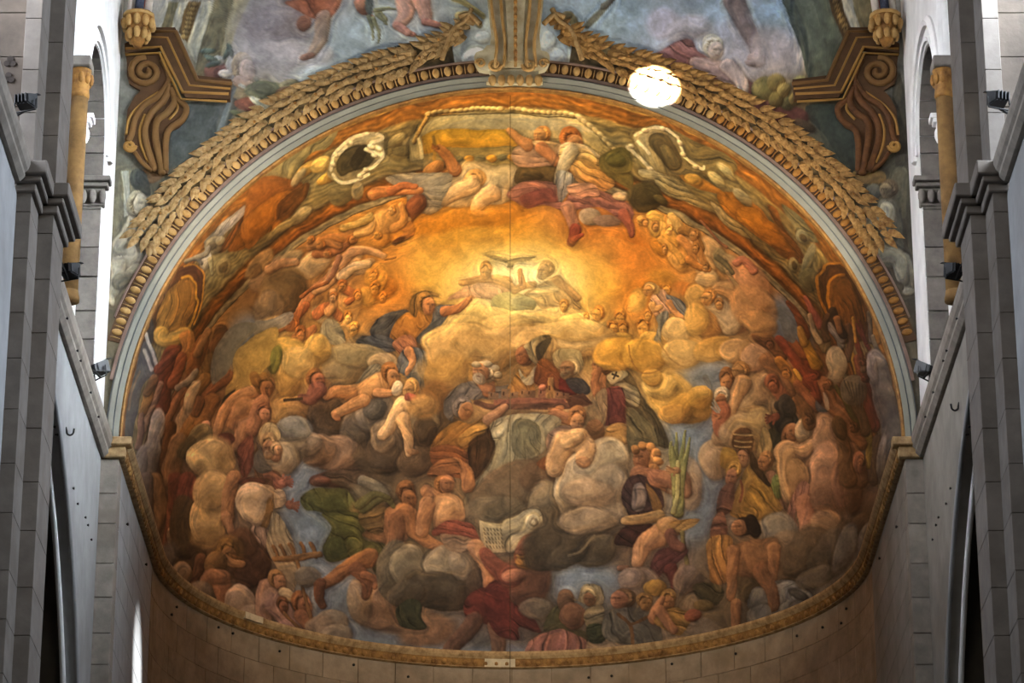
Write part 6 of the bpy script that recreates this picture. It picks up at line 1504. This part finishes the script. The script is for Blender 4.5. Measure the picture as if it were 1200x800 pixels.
relief('acanthus_base', [(572, 86), (632, 86), (630, 95), (636, 101), (620, 103), (604, 101), (588, 103), (570, 101), (576, 94)], .12, M['console'], ks)
for k in range(6):
    p = wp(577 + k * 10.8, 94, .13); obj('acanthus_lobe', oval_mesh(.055, .05, .085, 7, 5), M['gilt'], ks, p)

# vault-rib corbels in the two corners
for sgn in (-1, 1):
    q = at_y(162 if sgn < 0 else 1038, 34, Y0 - .36); c = empty('rib_corbel', tuple(q), 'gilded leaf corbel under a painted rib above the yellow-ochre scroll bracket' if sgn < 0 else 'gilded leaf corbel under a painted rib above the russet-brown scroll bracket', 'corbel', 'gilded corbels under the vault ribs')
    obj('bell', tube_mesh([(0, 0, -.26), (0, 0, -.16), (0, 0, -.02), (0, 0, .10), (0, 0, .16)], [.05, .10, .13, .19, .20], 12), M['gilt_dark'], c)
    for tier, (zz, rr_, n_) in enumerate(((-.10, .13, 8), (.06, .19, 10))):
        for k in range(n_):
            a = 2 * PI * (k + .5 * tier) / n_; obj('gilt_leaf', oval_mesh(.05, .05, .085, 6, 5), M['gilt'], c, (rr_ * math.cos(a), rr_ * math.sin(a), zz))
    obj('abacus', tube_mesh([(0, 0, .15), (0, 0, .20)], .21, 12), M['gilt'], c)
    for off_, mname, w_ in ((-.11, 'white_paint', .055), (-.055, 'red_paint', .03), (.0, 'blue_paint', .06), (.055, 'red_paint', .03), (.11, 'white_paint', .055)):
        P = []
        for i in range(14):
            t_ = i / 13; a = t_ * PI / 2
            P.append((-sgn * (1 - math.cos(a)) * 4.7 * .8 + off_, -(1 - math.cos(a)) * 2.5 - (.06 if off_ == 0 else 0), .2 + 2.6 * math.sin(a)))
        obj('painted_rib', tube_mesh(P, w_, 8), M[mname], c)

# ------------------------------------------------------------------ floodlights
def floodlight(px, py, y, sgn, arm, label, group, aim):
    p = at_y(px, py, y)
    t = empty('floodlight', tuple(p), label, 'floodlight', group)
    d = (Vector(aim) - p); rz = math.atan2(d.x, d.y); el = math.atan2(d.z, math.hypot(d.x, d.y))
    R = Matrix.Rotation(-rz, 4, 'Z') @ Matrix.Rotation(el * .55, 4, 'X')
    def add(nm, me, m, par=t):
        me.transform(R); return obj(nm, me, m, par)
    bm = bmesh.new()                        # wedge housing, opening along +Y
    V = [(-.105, .075, -.085), (.105, .075, -.085), (.105, .075, .085), (-.105, .075, .085), (-.07, -.085, -.05), (.07, -.085, -.05), (.07, -.085, .05), (-.07, -.085, .05)]
    hv = [bm.verts.new(v) for v in V]
    for f in ((0, 1, 2, 3), (7, 6, 5, 4), (0, 4, 5, 1), (1, 5, 6, 2), (2, 6, 7, 3), (3, 7, 4, 0)): bm.faces.new([hv[i] for i in f])
    bmesh.ops.bevel(bm, geom=bm.edges[:], offset=.012, segments=2, affect='EDGES')
    h = add('housing', from_bm(bm), M['black'])
    for k in range(4):
        me = box_mesh(-.06 + .04 * k - .004, -.06 + .04 * k + .004, -.12, -.07, -.045, .045); me.transform(R); obj('cooling_fin', me, M['black'], h)
    add('lens', box_mesh(-.088, .088, .074, .081, -.068, .068), M['lens'])
    bm = bmesh.new(); bm_box(bm, -.108, .108, .07, .13, .083, .09); add('visor', from_bm(bm), M['black'])
    bm = bmesh.new(); bm_tube(bm, [(-.125, 0, .0), (-.125, -.02, -.12), (.125, -.02, -.12), (.125, 0, 0)], .010, 6); add('yoke', from_bm(bm), M['iron'])
    a = Vector(arm) - p
    bm = bmesh.new(); s0 = (R @ Vector((0, -.02, -.12, 1)).to_3d() if False else R.to_3x3() @ Vector((0, -.02, -.12)))
    bm_tube(bm, [s0, Vector((s0.x * .3 + a.x * .7, s0.y * .3 + a.y * .7, a.z)), a], .014, 6); obj('arm', from_bm(bm), M['iron'], t)
    return p, d.normalized()
LAMPS = []
for mir in (False, True):
    X = (lambda x: 1200 - x) if mir else (lambda x: x)
    sg = 1 if mir else -1
    p = at_y(X(30), 118 if not mir else 115, 31.25); LAMPS.append(floodlight(X(30), 118 if not mir else 115, 31.25, sg, (p.x + sg * .42, 31.68, p.z - .13), 'black floodlight on an arm beside the ashlar with trefoil marks' if not mir else 'black floodlight on an arm beside the plain ashlar without marks', 'floodlights above the nave ledges', (0, 44, 20)))
    p = at_y(X(81), 316, 33.3); LAMPS.append(floodlight(X(81), 316, 33.3, sg, (sg * 4.84, 32.955, p.z - .02), 'black floodlight under the moulded band of the pier near the trefoil marks' if not mir else 'black floodlight under the moulded band of the pier near plain ashlar', 'floodlights on the piers', (sg * -1.2, 46.6, 19.5)))
    p = at_y(X(117), 431 if not mir else 432, 37.6); LAMPS.append(floodlight(X(117), 431 if not mir else 432, 37.6, sg, (sg * 5.02, 37.45, Z_CORN + .31), 'black floodlight on the ledge of the brighter white choir wall' if not mir else 'black floodlight on the ledge of the darker choir wall', 'floodlights on the choir ledges', (sg * -.5, 42.2, 21.3)))
for i, (p, d) in enumerate(LAMPS):
    q = p + d * .22
    spot('floodlight_beam', q, q + d * 5, FLOOD[i % 3][0], (1.0, .87, .68), FLOOD[i % 3][1], .85, .06)

# ------------------------------------------------------------------ ironwork and small fittings
hooks = ((77, 505), (1124, 476))
for x, y in hooks:
    sg = -1 if x < 600 else 1; p = at_x(x, y, sg * XW)
    P = [(sg * .03, 0, .045), (-sg * .0, 0, .045), (-sg * .012, 0, .0)] + [(-sg * (.052 - .04 * math.cos(a)), 0, -.005 - .045 * math.sin(a)) for a in [PI * j / 8 for j in range(1, 9)]] + [(-sg * .095, 0, .03)]
    obj('iron_hook', tube_mesh(P, .012, 6), M['iron'], None, p, None, 'black iron hook on the brighter bluish choir wall below the ledge' if x < 600 else 'black iron hook on the darker grey choir wall below the ledge', 'hook', 'iron hooks on the choir walls')
peg = tube_mesh([(0, -.02, 0), (0, .012, 0), (0, .014, 0), (0, .03, 0)], [.012, .012, .022, .018], 7); peg.materials.append(M['iron'])
for x, y in ((148, 614), (170, 661), (200, 720), (206, 711), (327, 763), (478, 793), (414, 779), (717, 792), (863, 766), (788, 778), (993, 713), (987, 730), (1032, 654), (1052, 617), (255, 735), (272, 742), (690, 794), (935, 745), (965, 735)):
    p, n = at_drum(x, y, R_DR); o = obj('iron_peg', peg, None, None, p, None, 'small black iron peg in the stone below the apse cornice', 'peg', 'iron pegs in the apse wall'); o.rotation_euler = (0, 0, math.atan2(n.y, n.x) - PI / 2)
for mir in (False, True):
    for x, y in ((75, 419), (87, 460), (91, 468), (103, 504), (112, 537), (63, 500), (66, 509), (85, 572), (90, 590), (99, 606), (102, 615), (106, 632)):
        x_ = 1200 - x if mir else x; sg = 1 if mir else -1
        led = y in (419, 460, 468, 504, 537)
        p = at_x(x_, y, sg * (XW - (.10 if led else 0)))
        if led: p.z = Z_CORN + .075
        o = obj('iron_pin', peg, None, None, p, None, 'tiny dark iron pin on the choir wall or its ledge', 'pin', 'iron pins along the choir walls'); o.rotation_euler = (0, 0, sg * PI / 2); o.scale = (.8, .8, .8)
# hanging wire down the middle of the apse
p0 = at_y(598, 116, Y0 + .12)
obj('hanging_wire', tube_mesh([(p0.x, Y0 + .12, p0.z + .05), (p0.x, Y0 + .12, 9.0)], .004, 6), M['wire'], None, None, None, 'thin plumb wire hanging from the crown before the apse painting', 'wire')
# trefoil-shaped openings in the transept wall
for x, y in ((12, 73), (10, 92), (8, 134)):
    p = at_y(x, y, Y_P0 + .08); bm = bmesh.new()
    for a in (PI / 2, PI / 2 + 2 * PI / 3, PI / 2 - 2 * PI / 3):
        bmesh.ops.create_cone(bm, cap_ends=True, segments=12, radius1=.035, radius2=.035, depth=.03, matrix=Matrix.Translation((math.cos(a) * .034, 0, math.sin(a) * .034)) @ Matrix.Rotation(PI / 2, 4, 'X'))
    obj('trefoil_mark', from_bm(bm), mat('dark_trefoil', lin(52, 45, 40), .9), None, p, None, 'dark trefoil mark on the beige ashlar beside the nave pier', 'mark', 'trefoil marks on the ashlar')
